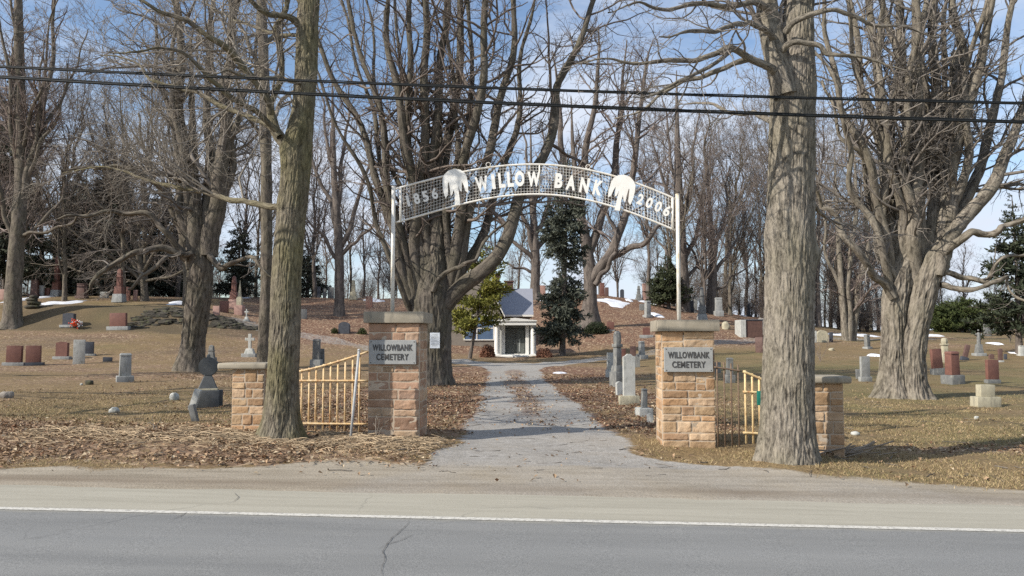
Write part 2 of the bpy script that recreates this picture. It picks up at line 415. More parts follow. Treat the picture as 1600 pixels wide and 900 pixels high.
DRIVE = [  # polylines: x, y, half width
 [(.55, 8.6, 1.6), (.48, 11.7, 1.55), (.46, 15.4, 1.5), (.32, 20, 1.42), (.2, 28.6, 1.35), (.1, 36, 1.35), (.05, 43, 1.5)],
 [(.1, 37, 1.2), (-.7, 41, 1.3), (-2.6, 45, 1.35), (-5.4, 49.5, 1.4), (-9.5, 55, 1.5), (-15, 60, 1.6), (-22, 64, 1.6)],
 [(.1, 37, 1.2), (1.3, 41.5, 1.3), (3.4, 45.5, 1.3), (6.2, 49.5, 1.3), (10.5, 54, 1.35), (15, 58.5, 1.4), (20, 63, 1.4), (27, 67, 1.4), (36, 70, 1.4)],
]
def _segdist(x, y, line):
    best = np.full(np.shape(x), 1e9)
    for (x0, y0, w0), (x1, y1, w1) in zip(line, line[1:]):
        dx, dy = x1 - x0, y1 - y0; t = np.clip(((x - x0) * dx + (y - y0) * dy) / (dx * dx + dy * dy), 0, 1)
        d = np.hypot(x - x0 - t * dx, y - y0 - t * dy) - (w0 + t * (w1 - w0))
        best = np.minimum(best, d)
    return best

def masks(x, y):
    x = np.asarray(x, float); y = np.asarray(y, float); v = road_v(x, y)
    u = 800 + F * x / np.maximum(y, 6)
    n1 = fbm(x * .8, y * .8, 0, 11, 3); n2 = fbm(x * .25, y * .18, 0, 21, 3); n3 = fbm(x * 2.6, y * 2.6, 0, 31, 2)
    e = .22 * n1 + .1 * n3
    d = np.minimum.reduce([_segdist(x, y, l) for l in DRIVE])
    flare = np.clip(12.2 - v, 0, 4)
    d = np.where(x < .5, d - .10 * flare ** 1.8, d - .30 * flare ** 1.9)
    gravel = (1 - sstep(-.52, .03, d + e)) * (1 - .52 * sstep(44, 50, y))
    c0 = _segdist(x, y, [(a, b, .24) for a, b, c in DRIVE[0]]) + .35 * n1 + .2 * n3
    strip = (1 - sstep(-.1, .3, c0)) * sstep(13.5, 19, y) * (1 - sstep(36, 41, y)) * .92
    edge = 9.36 - .45 * sstep(-1, 6, x) - .02 * x + .75 * np.exp(-((x + 2.0) / 1.5) ** 2) + .85 * np.exp(-((x - 2.0) / 3.2) ** 2)
    dirt = (1 - sstep(-.35, .3 + .5 * np.exp(-((x - 2.0) / 3.2) ** 2), v - edge + .35 * n1 + .1 * n3))
    lf = .35 + .42 * n2 + .16 * n1 + .10 * (1 - sstep(500, 900, u))
    near_left = sstep(-.6, -2.2, x) * sstep(9.6, 10.4, v) * (1 - sstep(12.8, 14.5, y))
    side = (1 - sstep(1.5, 5.0, np.abs(x - .3) - 1.2)) * sstep(12.8, 15, y) * (1 - sstep(36, 48, y))
    hill = sstep(53, 60, y) * sstep(330, 460, u) * (1 - sstep(1180, 1300, u))
    bank = sstep(44, 52, y) * (1 - sstep(300, 420, u)) * (1 - sstep(62, 66, y))
    right = sstep(880, 1150, u) * (1 - sstep(45, 60, y))
    rleft = np.exp(-((v - 12.7 - .05 * (x - 6)) / .5) ** 2) * sstep(4.2, 5.5, x)
    leaf = np.clip(lf + .55 * near_left + .42 * side * (1 + .6 * n1) + .62 * hill + .05 * bank - .22 * right * sstep(2.5, 4.5, x) + .42 * rleft, 0, 1)
    red = np.clip(.25 + .55 * side + .6 * hill + .3 * n2, 0, 1)
    green = np.clip(.16 + .10 * bank + .34 * right * sstep(3, 5, x) + .45 * fbm(x * .35, y * .3, 0, 41, 3) - .1 * hill + .25 * (1 - hill) * sstep(60, 64, y), 0, 1)
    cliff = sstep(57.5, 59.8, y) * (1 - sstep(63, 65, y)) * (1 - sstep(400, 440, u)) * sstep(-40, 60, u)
    soil_and_shade = cliff * np.clip(.92 + .75 * n1, 0, 1) + .5 * sstep(46, 49, y) * (1 - sstep(53, 57, y)) * (1 - sstep(300, 430, u)) * sstep(-.3, .5, n2 + .6 * n1)  # dark bank soil, plus shade on the lower slope painted as darker ground
    wet = np.exp(-((v - 8.72) / .22) ** 2) * (.6 + .5 * n1) * dirt
    return dict(gravel=np.clip(gravel - .0 * strip, 0, 1), strip=strip, dirt=dirt, leaf=leaf, red=red, green=green, wet=np.clip(wet, 0, 1), soil_and_shade=np.clip(soil_and_shade, 0, 1))

def ground_mat():
    g = NT('ground cover'); p = g.pos(); A = lambda n: g.attr(n, 'Fac')
    fine = g.noise(p, 38, 3, .6); mid = g.noise(p, 6, 4, .6); big = g.noise(p, .9, 4, .6)
    straw = g.mix(g.ramp(fine, .3, .7), (.088, .062, .032), (.315, .222, .112))
    grn = g.mix(g.ramp(fine, .3, .72), (.058, .052, .021), (.24, .206, .09))
    gf = g.math('ADD', A('green'), g.math('MULTIPLY', g.math('SUBTRACT', mid, .5), 1.1))
    c = g.mix(g.ramp(gf, .3, .75), straw, grn)
    c = g.mix(.55, c, g.mix(g.ramp(big, .35, .65), (.72, .70, .66), (1.15, 1.15, 1.12)), 'MULTIPLY')
    vo = g.n('ShaderNodeTexVoronoi', {'Vector': p, 'Scale': 11.0, 'Randomness': 1.0})
    sep = g.n('ShaderNodeSeparateColor', {0: vo.outputs['Color']})
    lc = g.mix(sep.outputs[0], (.125, .082, .053), (.31, .215, .138))
    lr = g.mix(sep.outputs[0], (.075, .038, .025), (.225, .125, .078))
    lc = g.mix(A('red'), lc, lr)
    lc = g.mix(g.ramp(sep.outputs[1], .86, .9), lc, (.45, .34, .22))
    lf = g.math('ADD', g.math('ADD', A('leaf'), g.math('MULTIPLY', g.math('SUBTRACT', mid, .5), 1.2)), g.math('MULTIPLY', g.math('SUBTRACT', sep.outputs[2], .5), .5))
    c = g.mix(g.ramp(lf, .42, .66), c, lc)
    c = g.mix(g.math('MULTIPLY', A('soil_and_shade'), .85), c, g.mix(fine, (.045, .035, .024), (.13, .105, .062)))
    # gravel and shoulder dirt
    gv = g.n('ShaderNodeTexVoronoi', {'Vector': p, 'Scale': 64.0})
    gs = g.n('ShaderNodeSeparateColor', {0: gv.outputs['Color']})
    gr = g.mix(gs.outputs[0], (.275, .262, .24), (.445, .425, .392))
    gr = g.mix(g.ramp(mid, .3, .75), g.mix(1, gr, (.70, .69, .67), 'MULTIPLY'), gr)
    gr = g.mix(g.math('MULTIPLY', g.ramp(big, .45, .7), .45), gr, (.30, .265, .215))
    dt = g.mix(g.ramp(g.noise(g.mapv(p, (.35, 2.2, 1)), 2.2, 5, .65), .35, .65), (.232, .194, .138), (.378, .328, .25))
    dt = g.mix(.22, dt, g.mix(gs.outputs[0], (.16, .14, .115), (.46, .42, .36)))
    gf2 = g.ramp(g.math('ADD', A('gravel'), g.math('MULTIPLY', g.math('SUBTRACT', mid, .5), .9)), .36, .64)
    st = g.ramp(g.math('ADD', A('strip'), g.math('MULTIPLY', g.math('SUBTRACT', mid, .5), 1.2)), .45, .75)
    cs = g.mix(g.ramp(lf, .40, .72), g.mix(.5, c, gr), g.mix(.35, lc, gr))
    c = g.mix(gf2, c, g.mix(st, gr, cs))
    df = g.ramp(g.math('ADD', A('dirt'), g.math('MULTIPLY', g.math('SUBTRACT', mid, .5), .8)), .35, .65)
    dg = g.mix(g.math('MULTIPLY', A('gravel'), g.ramp(big, .3, .6)), dt, g.mix(.5, gr, dt))
    c = g.mix(df, c, dg)
    c = g.mix(g.math('MULTIPLY', A('wet'), .8), c, (.175, .135, .095))
    soft = g.math('SUBTRACT', 1.0, g.math('MAXIMUM', A('gravel'), A('dirt')))
    hh = g.math('ADD', g.math('MULTIPLY', fine, .4), g.math('MULTIPLY', soft, g.math('ADD', g.math('MULTIPLY', vo.outputs['Distance'], .6), mid)))
    return g.done(c, .95, hh, .7, .035)
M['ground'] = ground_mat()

def grow_axis(fine0, fine1, step, lo, hi, k, mx=1e9):
    a = list(np.arange(fine0, fine1, step)); s = step
    while a[-1] < hi: s = min(s * k, mx if a[-1] < 110 else 1e9); a.append(a[-1] + s)
    s = step; b = [a[0]]
    while b[-1] > lo: s *= k; b.append(b[-1] - s)
    return np.array(b[::-1][:-1] + a)

def set_masks(o, x, y):
    for k, val in masks(x, y).items():
        o.data.attributes.new(k, 'FLOAT', 'POINT').data.foreach_set('value', np.broadcast_to(val, x.shape).astype(np.float32))

xs = grow_axis(-9, 9, .13, -2600, 2600, 1.06)
ys = grow_axis(8, 15, .11, -2600, 3000, 1.022, .42)
X, Y = np.meshgrid(xs, ys, indexing='ij'); x, y = X.ravel(), Y.ravel()
v = road_v(x, y)
z = H(x, y) - .05 * (1 - sstep(8.15, 8.55, v)) * sstep(-2.0, -1.4, v)
m = MB(); nx, ny = len(xs), len(ys)
i = (np.arange(nx - 1)[:, None] * ny + np.arange(ny - 1)[None]).ravel()
m.add(np.stack([x, y, z], 1), np.stack([i, i + ny, i + ny + 1, i + 1], 1))
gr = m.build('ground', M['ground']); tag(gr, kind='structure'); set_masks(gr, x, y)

# gravel drive: three sheets a little proud of the ground, sharing its cover
m = MB(); ax, ay = [], []
def resample(pts, step):
    p = np.array(pts, float); L = np.concatenate([[0], np.cumsum(np.linalg.norm(np.diff(p[:, :2], axis=0), axis=1))])
    t = np.arange(0, L[-1], step); return np.stack([np.interp(t, L, p[:, k]) for k in range(p.shape[1])], 1)
for li, line in enumerate(DRIVE):
    p = resample(line, .16 if li == 0 else .3)
    for _ in range(12): p[1:-1] = (p[:-2] + 2 * p[1:-1] + p[2:]) / 4
    d = np.gradient(p[:, :2], axis=0); d = d / np.linalg.norm(d, axis=1, keepdims=True); nn = np.stack([d[:, 1], -d[:, 0]], 1)
    K = 33; w = np.linspace(-1, 1, K)
    off = w[None] * (p[:, 2:3] + .55)
    gx = p[:, 0:1] + nn[:, 0:1] * off; gy = p[:, 1:2] + nn[:, 1:2] * off
    edge = 1 - np.abs(w) ** 6
    endf = np.minimum(1, np.minimum(np.arange(len(p)), np.arange(len(p))[::-1]) / 6.0)[:, None]
    gz = H(gx, gy) - .05 + (.062 + .004 * li) * edge[None] * endf
    n0 = len(p); q = (np.arange(n0 - 1)[:, None] * K + np.arange(K - 1)[None]).ravel()
    m.add(np.stack([gx.ravel(), gy.ravel(), gz.ravel()], 1), np.stack([q, q + 1, q + K + 1, q + K], 1)); ax.append(gx.ravel()); ay.append(gy.ravel())
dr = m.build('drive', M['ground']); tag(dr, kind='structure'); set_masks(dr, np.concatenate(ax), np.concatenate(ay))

# the paved road with its painted lines
def road_mat():
    g = NT('worn asphalt'); p = g.pos()
    rv = g.attr('rv', 'Fac')
    mp_ = g.n('ShaderNodeMapping', {'Vector': p, 'Rotation': (0, 0, RA)}).outputs[0]
    n = g.noise(p, 130, 2); n2 = g.noise(g.mapv(mp_, (.25, 1.6, 1)), 1.4, 5, .6); n3 = g.noise(p, 32, 3)
    a = g.mix(g.ramp(n, .3, .72), (.128, .129, .124), (.282, .281, .27))
    a = g.mix(.6, a, g.mix(g.ramp(n2, .32, .68), (.76, .765, .77), (1.2, 1.19, 1.17)), 'MULTIPLY')
    sh = g.mix(g.ramp(n, .3, .72), (.31, .29, .232), (.42, .393, .32))
    sh = g.mix(.6, sh, g.mix(g.ramp(g.noise(g.mapv(mp_, (.2, 2.5, 1)), 2, 5, .65), .35, .65), (.8, .79, .77), (1.12, 1.12, 1.12)), 'MULTIPLY')
    f = g.ramp(g.math('ADD', rv, g.math('MULTIPLY', g.math('SUBTRACT', g.noise(p, 2.5, 4), .5), .25)), .5, .5)
    f = g.n('ShaderNodeMapRange', {'Value': g.math('ADD', rv, g.math('MULTIPLY', g.math('SUBTRACT', g.noise(p, 3, 4), .5), .22)), 1: 7.12, 2: 7.38}).outputs[0]
    c = g.mix(f, a, sh)
    po = g.math('ADD', g.math('ABSOLUTE', g.math('SUBTRACT', g.math('ABSOLUTE', g.math('SUBTRACT', rv, 5.45)), .85)), g.math('MULTIPLY', g.math('SUBTRACT', n2, .5), .5))
    c = g.mix(g.math('MULTIPLY', g.ramp(po, .0, .45, (1, 1, 1), (0, 0, 0)), .35), c, g.mix(g.ramp(n, .3, .72), (.175, .176, .17), (.33, .33, .318)))
    # cracks
    wv = g.n('ShaderNodeTexNoise', {'Vector': p, 'Scale': 1.6, 'Detail': 4}).outputs['Color']
    vec = g.n('ShaderNodeVectorMath', {0: p, 1: g.n('ShaderNodeVectorMath', {0: wv, 3: .55}, operation='SCALE').outputs[0]}, operation='ADD').outputs[0]
    vo = g.n('ShaderNodeTexVoronoi', {'Vector': g.mapv(vec, (.55, .22, .4)), 'Scale': 1.0}, feature='DISTANCE_TO_EDGE').outputs['Distance']
    ck = g.math('MULTIPLY', g.ramp(vo, .0022, .006, (1, 1, 1), (0, 0, 0)), g.ramp(g.noise(p, .5, 2), .54, .66))
    c = g.mix(g.math('MULTIPLY', ck, .4), c, (.05, .05, .05))
    return g.done(c, .85, g.math('ADD', n, n3), .25, .006)
M['road'] = road_mat()
g = NT('road paint'); M['line'] = g.done(g.mix(g.ramp(g.noise(g.pos(), 26, 4, .7), .36, .53), (.33, .315, .28), (.60, .575, .51)), .7)
g = NT('yellow road paint'); M['yline'] = g.done(g.mix(g.ramp(g.noise(g.pos(), 26, 4, .7), .30, .5), (.30, .28, .22), (.62, .40, .06)), .7)
def strip(name, v0, v1, z, mat, kind, jag=0.0, smin=-240, smax=240):
    s_ = np.concatenate([np.linspace(smin, -15, 60)[:-1], np.linspace(-15, 15, 220), np.linspace(15, smax, 60)[1:]])
    K = max(2, int((v1 - v0) / .35) + 1)
    w = np.linspace(0, 1, K); vv = v0 + (v1 - v0) * w[None] + 0 * s_[:, None]
    if jag: vv = vv + jag * (fbm(s_ * .9, 0, 0, 51, 4) * 1.0 + .5 * fbm(s_ * 4, 0, 0, 52, 2))[:, None] * (w[None] == 1)
    gx, gy = road_xy(s_[:, None] + 0 * vv, vv)
    gz = H(gx, gy, False) + z
    mm = MB(); q = (np.arange(len(s_) - 1)[:, None] * K + np.arange(K - 1)[None]).ravel()
    mm.add(np.stack([gx.ravel(), gy.ravel(), gz.ravel()], 1), np.stack([q, q + K, q + K + 1, q + 1], 1))
    o = mm.build(name, mat); tag(o, kind=kind)
    o.data.attributes.new('rv', 'FLOAT', 'POINT').data.foreach_set('value', vv.ravel().astype(np.float32))
    return o
strip('road', -1.2, 8.38, -.012, M['road'], 'structure', .09)
strip('road_edge_line', 7.215, 7.315, -.008, M['line'], 'structure')
strip('road_edge_line', -.25, -.15, -.008, M['line'], 'structure')
strip('road_centre_line', 3.42, 3.52, -.008, M['yline'], 'structure')
strip('road_centre_line', 3.64, 3.74, -.008, M['yline'], 'structure')

def crack(pts, w):
    rng = np.random.default_rng(int(pts[0][0])); mm = MB()
    q = np.array([ground_flat(*p) for p in pts]); q = resample(np.concatenate([q, np.zeros((len(q), 1))], 1), .03)[:, :2]
    q = q + .012 * np.stack([vn(np.arange(len(q)) * .35, .5, 0, 3), vn(np.arange(len(q)) * .35, 7.5, 0, 3)], 1)
    d = np.gradient(q, axis=0); d /= np.linalg.norm(d, axis=1, keepdims=True); nn = np.stack([-d[:, 1], d[:, 0]], 1)
    ww = (w * (.55 + .6 * rng.random(len(q))) * np.sin(np.linspace(.15, 3.0, len(q))))[:, None]
    A_, B_ = q - nn * ww, q + nn * ww
    V = np.concatenate([np.stack([A_[:, 0], A_[:, 1], H(A_[:, 0], A_[:, 1], False) - .0055], 1), np.stack([B_[:, 0], B_[:, 1], H(B_[:, 0], B_[:, 1], False) - .0055], 1)])
    n = len(q); i = np.arange(n - 1); mm.add(V, np.stack([i, i + 1, n + i + 1, n + i], 1)); o = mm.build('road_crack', M['crack']); tag(o, kind='structure')
def ground_flat(px, py):
    y_ = CAMZ * F / (py - 530.0)
    return ((px - 800) / F * y_, y_)
g = NT('open crack'); M['crack'] = g.done((.115, .112, .107), .9)
crack([(642, 806), (641, 813), (630, 822), (618, 833), (607, 846), (602, 856), (606, 866), (600, 882), (604, 897)], .004)
crack([(372, 769), (379, 776), (371, 783), (352, 786)], .004)


crack([(303, 798), (290, 806), (272, 812)], .004)
crack([(650, 828), (632, 838), (612, 843), (590, 852)], .0035)

# ------------------------------------------------------------------ trees
def spline(pts, n):
    """smooth curve through points (any number of columns), n samples"""
    p = np.array(pts, float)
    L = np.concatenate([[0], np.cumsum(np.linalg.norm(np.diff(p[:, :3], axis=0), axis=1))])
    t = np.linspace(0, L[-1], n)
    q = np.concatenate([[2 * p[0] - p[1]], p, [2 * p[-1] - p[-2]]])
    k = np.clip(np.searchsorted(L, t, 'right') - 1, 0, len(p) - 2)
    w = ((t - L[k]) / (L[k + 1] - L[k]))[:, None]
    a, b, c, d = q[k], q[k + 1], q[k + 2], q[k + 3]
    return .5 * (2 * b + (c - a) * w + (2 * a - 5 * b + 4 * c - d) * w ** 2 + (3 * b - a - 3 * c + d) * w ** 3)

def trace(pts, n=14):
    """a limb traced as (px, py, depth, radius) turned into a path and radii"""
    q = np.array([list(P(a, b, Y)) + [r] for a, b, Y, r in pts]); s = spline(q, n)
    return s[:, :3], np.maximum(s[:, 3], .004)

def bark_trunk(path, rad, k, n, amp, lat, lng, seed, flare=0.0, fl_h=.5, lobes=5, knots=()):
    """a trunk with bark furrows modelled into its surface"""
    s = spline(np.concatenate([path, np.asarray(rad)[:, None]], 1), n); Pp, R = s[:, :3], s[:, 3]
    T = nrm(np.gradient(Pp, axis=0)); ref = np.array([0, 1., 0]); N1 = nrm(ref - (T @ ref)[:, None] * T); N2 = np.cross(T, N1)
    L = np.concatenate([[0], np.cumsum(np.linalg.norm(np.diff(Pp, axis=0), axis=1))])
    a = (np.arange(k) / k * 2 * np.pi)[None]; Rm = R[:, None]; Lz = L[:, None] + 0 * a
    ca, sa = np.cos(a), np.sin(a)
    ux, uy = Rm * ca / lat, Rm * sa / lat
    wob = .6 * vn(ux * .3, uy * .3, Lz / lng * .6, seed + 9)
    rid = 1 - 2 * np.abs(vn(ux + wob, uy + wob, Lz / lng, seed)); rid2 = vn(ux * 2.2, uy * 2.2, Lz / lng * 2.5, seed + 1)
    lump = vn(ca * 1.3 + 0 * Lz, sa * 1.3, Lz * 1.1, seed + 2)
    fl = flare * np.exp(-Lz / fl_h) * (1 + .45 * np.cos(lobes * a + seed) + .3 * np.cos((lobes + 2) * a + 1.7 * seed)) 
    r = Rm * (1 + fl + .045 * lump) + amp * (rid * .75 + rid2 * .35)
    for (kh, ka, kr, ks) in knots:
        d2 = ((Lz - kh) / ks) ** 2 + (np.angle(np.exp(1j * (a - ka))) * Rm / ks) ** 2
        r = r + kr * np.exp(-d2)
    V = Pp[:, None] + r[..., None] * (ca[..., None] * N1[:, None] + sa[..., None] * N2[:, None])
    i = (np.arange(n - 1)[:, None] * k + np.arange(k)[None]); j = np.arange(n - 1)[:, None] * k + (np.arange(k)[None] + 1) % k
    Q = np.stack([i, j, j + k, i + k], -1).reshape(-1, 4)
    bk = np.stack([Rm * ca, Rm * sa, Lz], -1)
    shade = (.93 + .10 * rid)[..., None] * np.ones(3)  # furrow shade mixed faintly into the bark colour
    return V.reshape(-1, 3), Q, np.clip(shade.reshape(-1, 3), .5, 1.1), bk.reshape(-1, 3)

def grow(PP, PR, cnt, rng, t0=.2, t1=1.0, ang=(50, 12), ratio=(.35, .6), n=6, wig=.15, up=.04, rf=.6, rmin=.004, tip=.3, ttap=.5, lenmax=1e9, slim=.02):
    B, n0, _ = PP.shape
    cnt = np.full(B, cnt) if np.isscalar(cnt) else cnt
    idx = np.repeat(np.arange(B), cnt); mN = len(idx)
    t = t0 + (t1 - t0) * rng.random(mN)
    f = t * (n0 - 1); i = np.minimum(f.astype(int), n0 - 2); w = (f - i)[:, None]
    pos = PP[idx, i] * (1 - w) + PP[idx, i + 1] * w
    tan = nrm(PP[idx, i + 1] - PP[idx, i]); rad = PR[idx, i] * (1 - w[:, 0]) + PR[idx, i + 1] * w[:, 0]
    pl = np.linalg.norm(np.diff(PP, axis=1), axis=-1).sum(1)[idx]
    perp = nrm(np.cross(tan, rng.normal(size=(mN, 3))))
    th = np.radians(rng.normal(ang[0], ang[1], mN))[:, None]
    d = nrm(np.cos(th) * tan + np.sin(th) * perp)
    L = np.minimum(pl * rng.uniform(*ratio, mN) * (1 - ttap * t), lenmax)
    r0 = np.maximum(np.minimum(rad * rf, L * slim + rmin), rmin)
    path = np.empty((mN, n, 3)); path[:, 0] = pos
    for k in range(1, n):
        d = nrm(d + wig * rng.normal(size=(mN, 3)) + np.array([0, 0, up])); path[:, k] = path[:, k - 1] + d * (L / (n - 1))[:, None]
    R = np.maximum(r0[:, None] * (1 - (1 - tip) * np.linspace(0, 1, n)[None]), rmin * .7)
    return path, R

def twigs(mb, PP, PR, rng, levels):
    """successive generations of branches; the first into mb[0], the finest into mb[-1]"""
    for li, lv in enumerate(levels):
        lv = dict(lv); k = lv.pop('k', 4); per = lv.pop('per', None); tgt = lv.pop('mb', -1); cap = lv.pop('cap', 12)
        L = np.linalg.norm(np.diff(PP, axis=1), axis=-1).sum(1)
        if per: lv['cnt'] = np.clip(np.floor(L * per + rng.random(len(L))).astype(int), 0, cap)
        PP, PR = grow(PP, PR, rng=rng, **lv)
        if len(PP) == 0: break
        sh = rng.uniform(.75, 1.2, (len(PP), 1)) * np.ones(3)
        mb[tgt].tubes(PP, PR, k, sh)
    return PP, PR

def as_batch(lst, n=14):
    a = [spline(np.concatenate([p, r[:, None]], 1), n) for p, r in lst]; a = np.stack(a); return a[..., :3], np.maximum(a[..., 3], .004)

def kink(p, r, rng, a=.035):
    q = spline(np.concatenate([p, r[:, None]], 1), 40); L = np.concatenate([[0], np.cumsum(np.linalg.norm(np.diff(q[:, :3], axis=0), axis=1))])
    s_ = rng.uniform(0, 99); w = np.minimum(1, L / .4)[:, None]
    d = np.stack([vn(L * f + s_, o_, 0, 3) for f, o_ in ((2.2, 0.5), (2.2, 7.5), (2.2, 3.5))], 1) + .5 * np.stack([vn(L * f + s_, o_, 0, 4) for f, o_ in ((5.5, 0.5), (5.5, 7.5), (5.5, 3.5))], 1)
    q[:, :3] += a * w * d; q[:, 3] *= 1 + .12 * vn(L * 4 + s_, 1.5, 0, 5)
    return q[:, :3], q[:, 3]

# --- the grey-green street tree by the left pillar
def street_left():
    rng = np.random.default_rng(3)
    Y0 = 11.85
    tr = trace([(438, 702, Y0, .31), (438, 692, Y0, .30), (439, 660, Y0, .25), (441, 600, Y0, .222), (445, 520, Y0, .22), (448, 430, Y0, .212), (454, 350, Y0, .208), (460, 300, Y0, .206), (464, 245, Y0, .215), (467, 220, Y0, .20),
                (473, 180, Y0, .165), (476, 150, Y0, .16), (479, 100, Y0, .158), (481, 40, Y0, .152), (483, -30, Y0, .145), (480, -160, Y0 + .1, .125), (490, -320, Y0 + .2, .09), (482, -460, Y0 + .2, .05)], 60)
    base = P(437, 690, Y0); base[2] = float(H(base[0], base[1]))
    root = thing('street_tree', 'furrowed greenish bare tree in front of the left pier and yellow fence', 'tree', base)
    m = MB(); m.add(*(lambda r: (r[0], r[1], None, r[2], r[3]))(bark_trunk(tr[0], tr[1], 260, 900, .013, .022, .16, 5, .42, .30, 5, [(4.45, 1.5, .05, .15), (3.65, 1.4, .03, .15), (5.6, -1.9, .025, .12)])))
    m.build('trunk', M['bark_green'], root, off=base)
    a = Y0
    L = [
      [(458, 232, a, .15), (440, 217, a + .1, .12), (426, 190, a + .15, .10), (422, 165, a + .18, .07), (432, 138, a + .2, .062), (440, 108, a + .22, .06), (438, 67, a + .24, .055), (431, 44, a + .26, .05), (443, 22, a + .28, .05), (447, -6, a + .3, .045), (436, -90, a + .3, .035), (440, -180, a + .3, .012)],
      [(423, 178, a - .2, .075), (421, 160, a - .3, .07), (407, 135, a - .4, .068), (393, 115, a - .5, .066), (373, 93, a - .6, .062), (350, 73, a - .8, .056), (327, 60, a - .9, .05), (300, 37, a - 1, .044), (260, 23, a - 1.1, .036), (233, 7, a - 1.2, .03), (190, -20, a - 1.3, .02), (150, -30, a - 1.4, .008)],
      [(437, 214, a - .1, .07), (417, 194, a, .06), (390, 182, a + .2, .055), (363, 172, a + .3, .05), (340, 162, a + .4, .046), (317, 147, a + .5, .042), (280, 137, a + .6, .036), (233, 123, a + .7, .028), (217, 100, a + .8, .022), (180, 88, a + .9, .012), (150, 90, a + 1, .006)],
      [(432, 205, a - .1, .06), (405, 178, a - .3, .055), (385, 165, a - .5, .05), (360, 148, a - .8, .044), (335, 128, a - 1, .04), (310, 105, a - 1.2, .034), (290, 85, a - 1.3, .03), (250, 78, a - 1.5, .022), (210, 85, a - 1.7, .014), (170, 80, a - 1.8, .006)],
      [(476, 47, a, .09), (462, 34, a - .1, .07), (450, 28, a - .2, .06), (423, 22, a - .4, .05), (400, 5, a - .6, .044), (365, -25, a - .8, .036), (320, -60, a - 1, .024), (270, -80, a - 1.2, .01)],
      [(482, 10, a, .08), (500, -8, a + .1, .06), (530, -30, a, .05), (570, -60, a - .1, .04), (620, -110, a - .2, .025), (660, -170, a - .2, .008)],
      [(450, 324, a, .085), (432, 322, a + .1, .07), (395, 318, a + .4, .062), (355, 308, a + .7, .056), (310, 300, a + 1, .05), (270, 291, a + 1.2, .042), (235, 283, a + 1.4, .034), (195, 268, a + 1.5, .024), (150, 262, a + 1.6, .014), (100, 272, a + 1.8, .006)],
      [(470, -60, a, .08), (440, -120, a - .2, .06), (390, -190, a - .5, .045), (320, -250, a - .8, .03), (250, -300, a - 1, .01)],
      [(488, -180, a, .07), (540, -240, a, .05), (610, -320, a - .3, .03), (680, -380, a - .5, .01)],
      [(480, 60, a + .1, .05), (440, 55, a + .8, .036), (390, 40, a + 1.5, .03), (340, 15, a + 2.2, .02), (300, -20, a + 2.8, .008)],
      [(472, 130, a - .1, .045), (440, 120, a - .7, .03), (400, 125, a - 1.2, .025), (360, 112, a - 1.6, .018), (320, 118, a - 2, .007)],
    ]
    lst = [trace([(q[0], q[1], q[2], q[3] * .72) for q in l], 24) for l in L]
    for p, r in lst:
        p, r = kink(p, r, rng); m = MB(); R = bark_trunk(p, r, 22, 160, .006, .022, .12, int(rng.integers(999))); m.add(R[0], R[1], None, R[2], R[3]); m.build('limb', M['bark_green'], root, off=base)
    PP, PR = as_batch(lst, 24)
    m = MB()
    twigs([m], PP, PR, rng, [dict(per=4.4, cap=22, t0=.12, ang=(52, 14), ratio=(.30, .75), n=8, wig=.2, up=.03, rf=.45, slim=.013, rmin=.006, k=5, ttap=.55),
                             dict(per=6.0, cap=11, t0=.15, ang=(48, 14), ratio=(.3, .6), n=6, wig=.22, up=.03, rmin=.0042, k=4),
                             dict(per=8, cap=8, t0=.2, ang=(45, 14), ratio=(.35, .8), n=5, wig=.22, up=.03, rmin=.0026, k=3),
                             dict(cnt=2, t0=.2, ang=(45, 14), ratio=(.4, .9), n=4, wig=.22, up=.03, rmin=.0018, k=3)])
    m.build('crown', M['twig_pale'], root, off=base)
street_left()

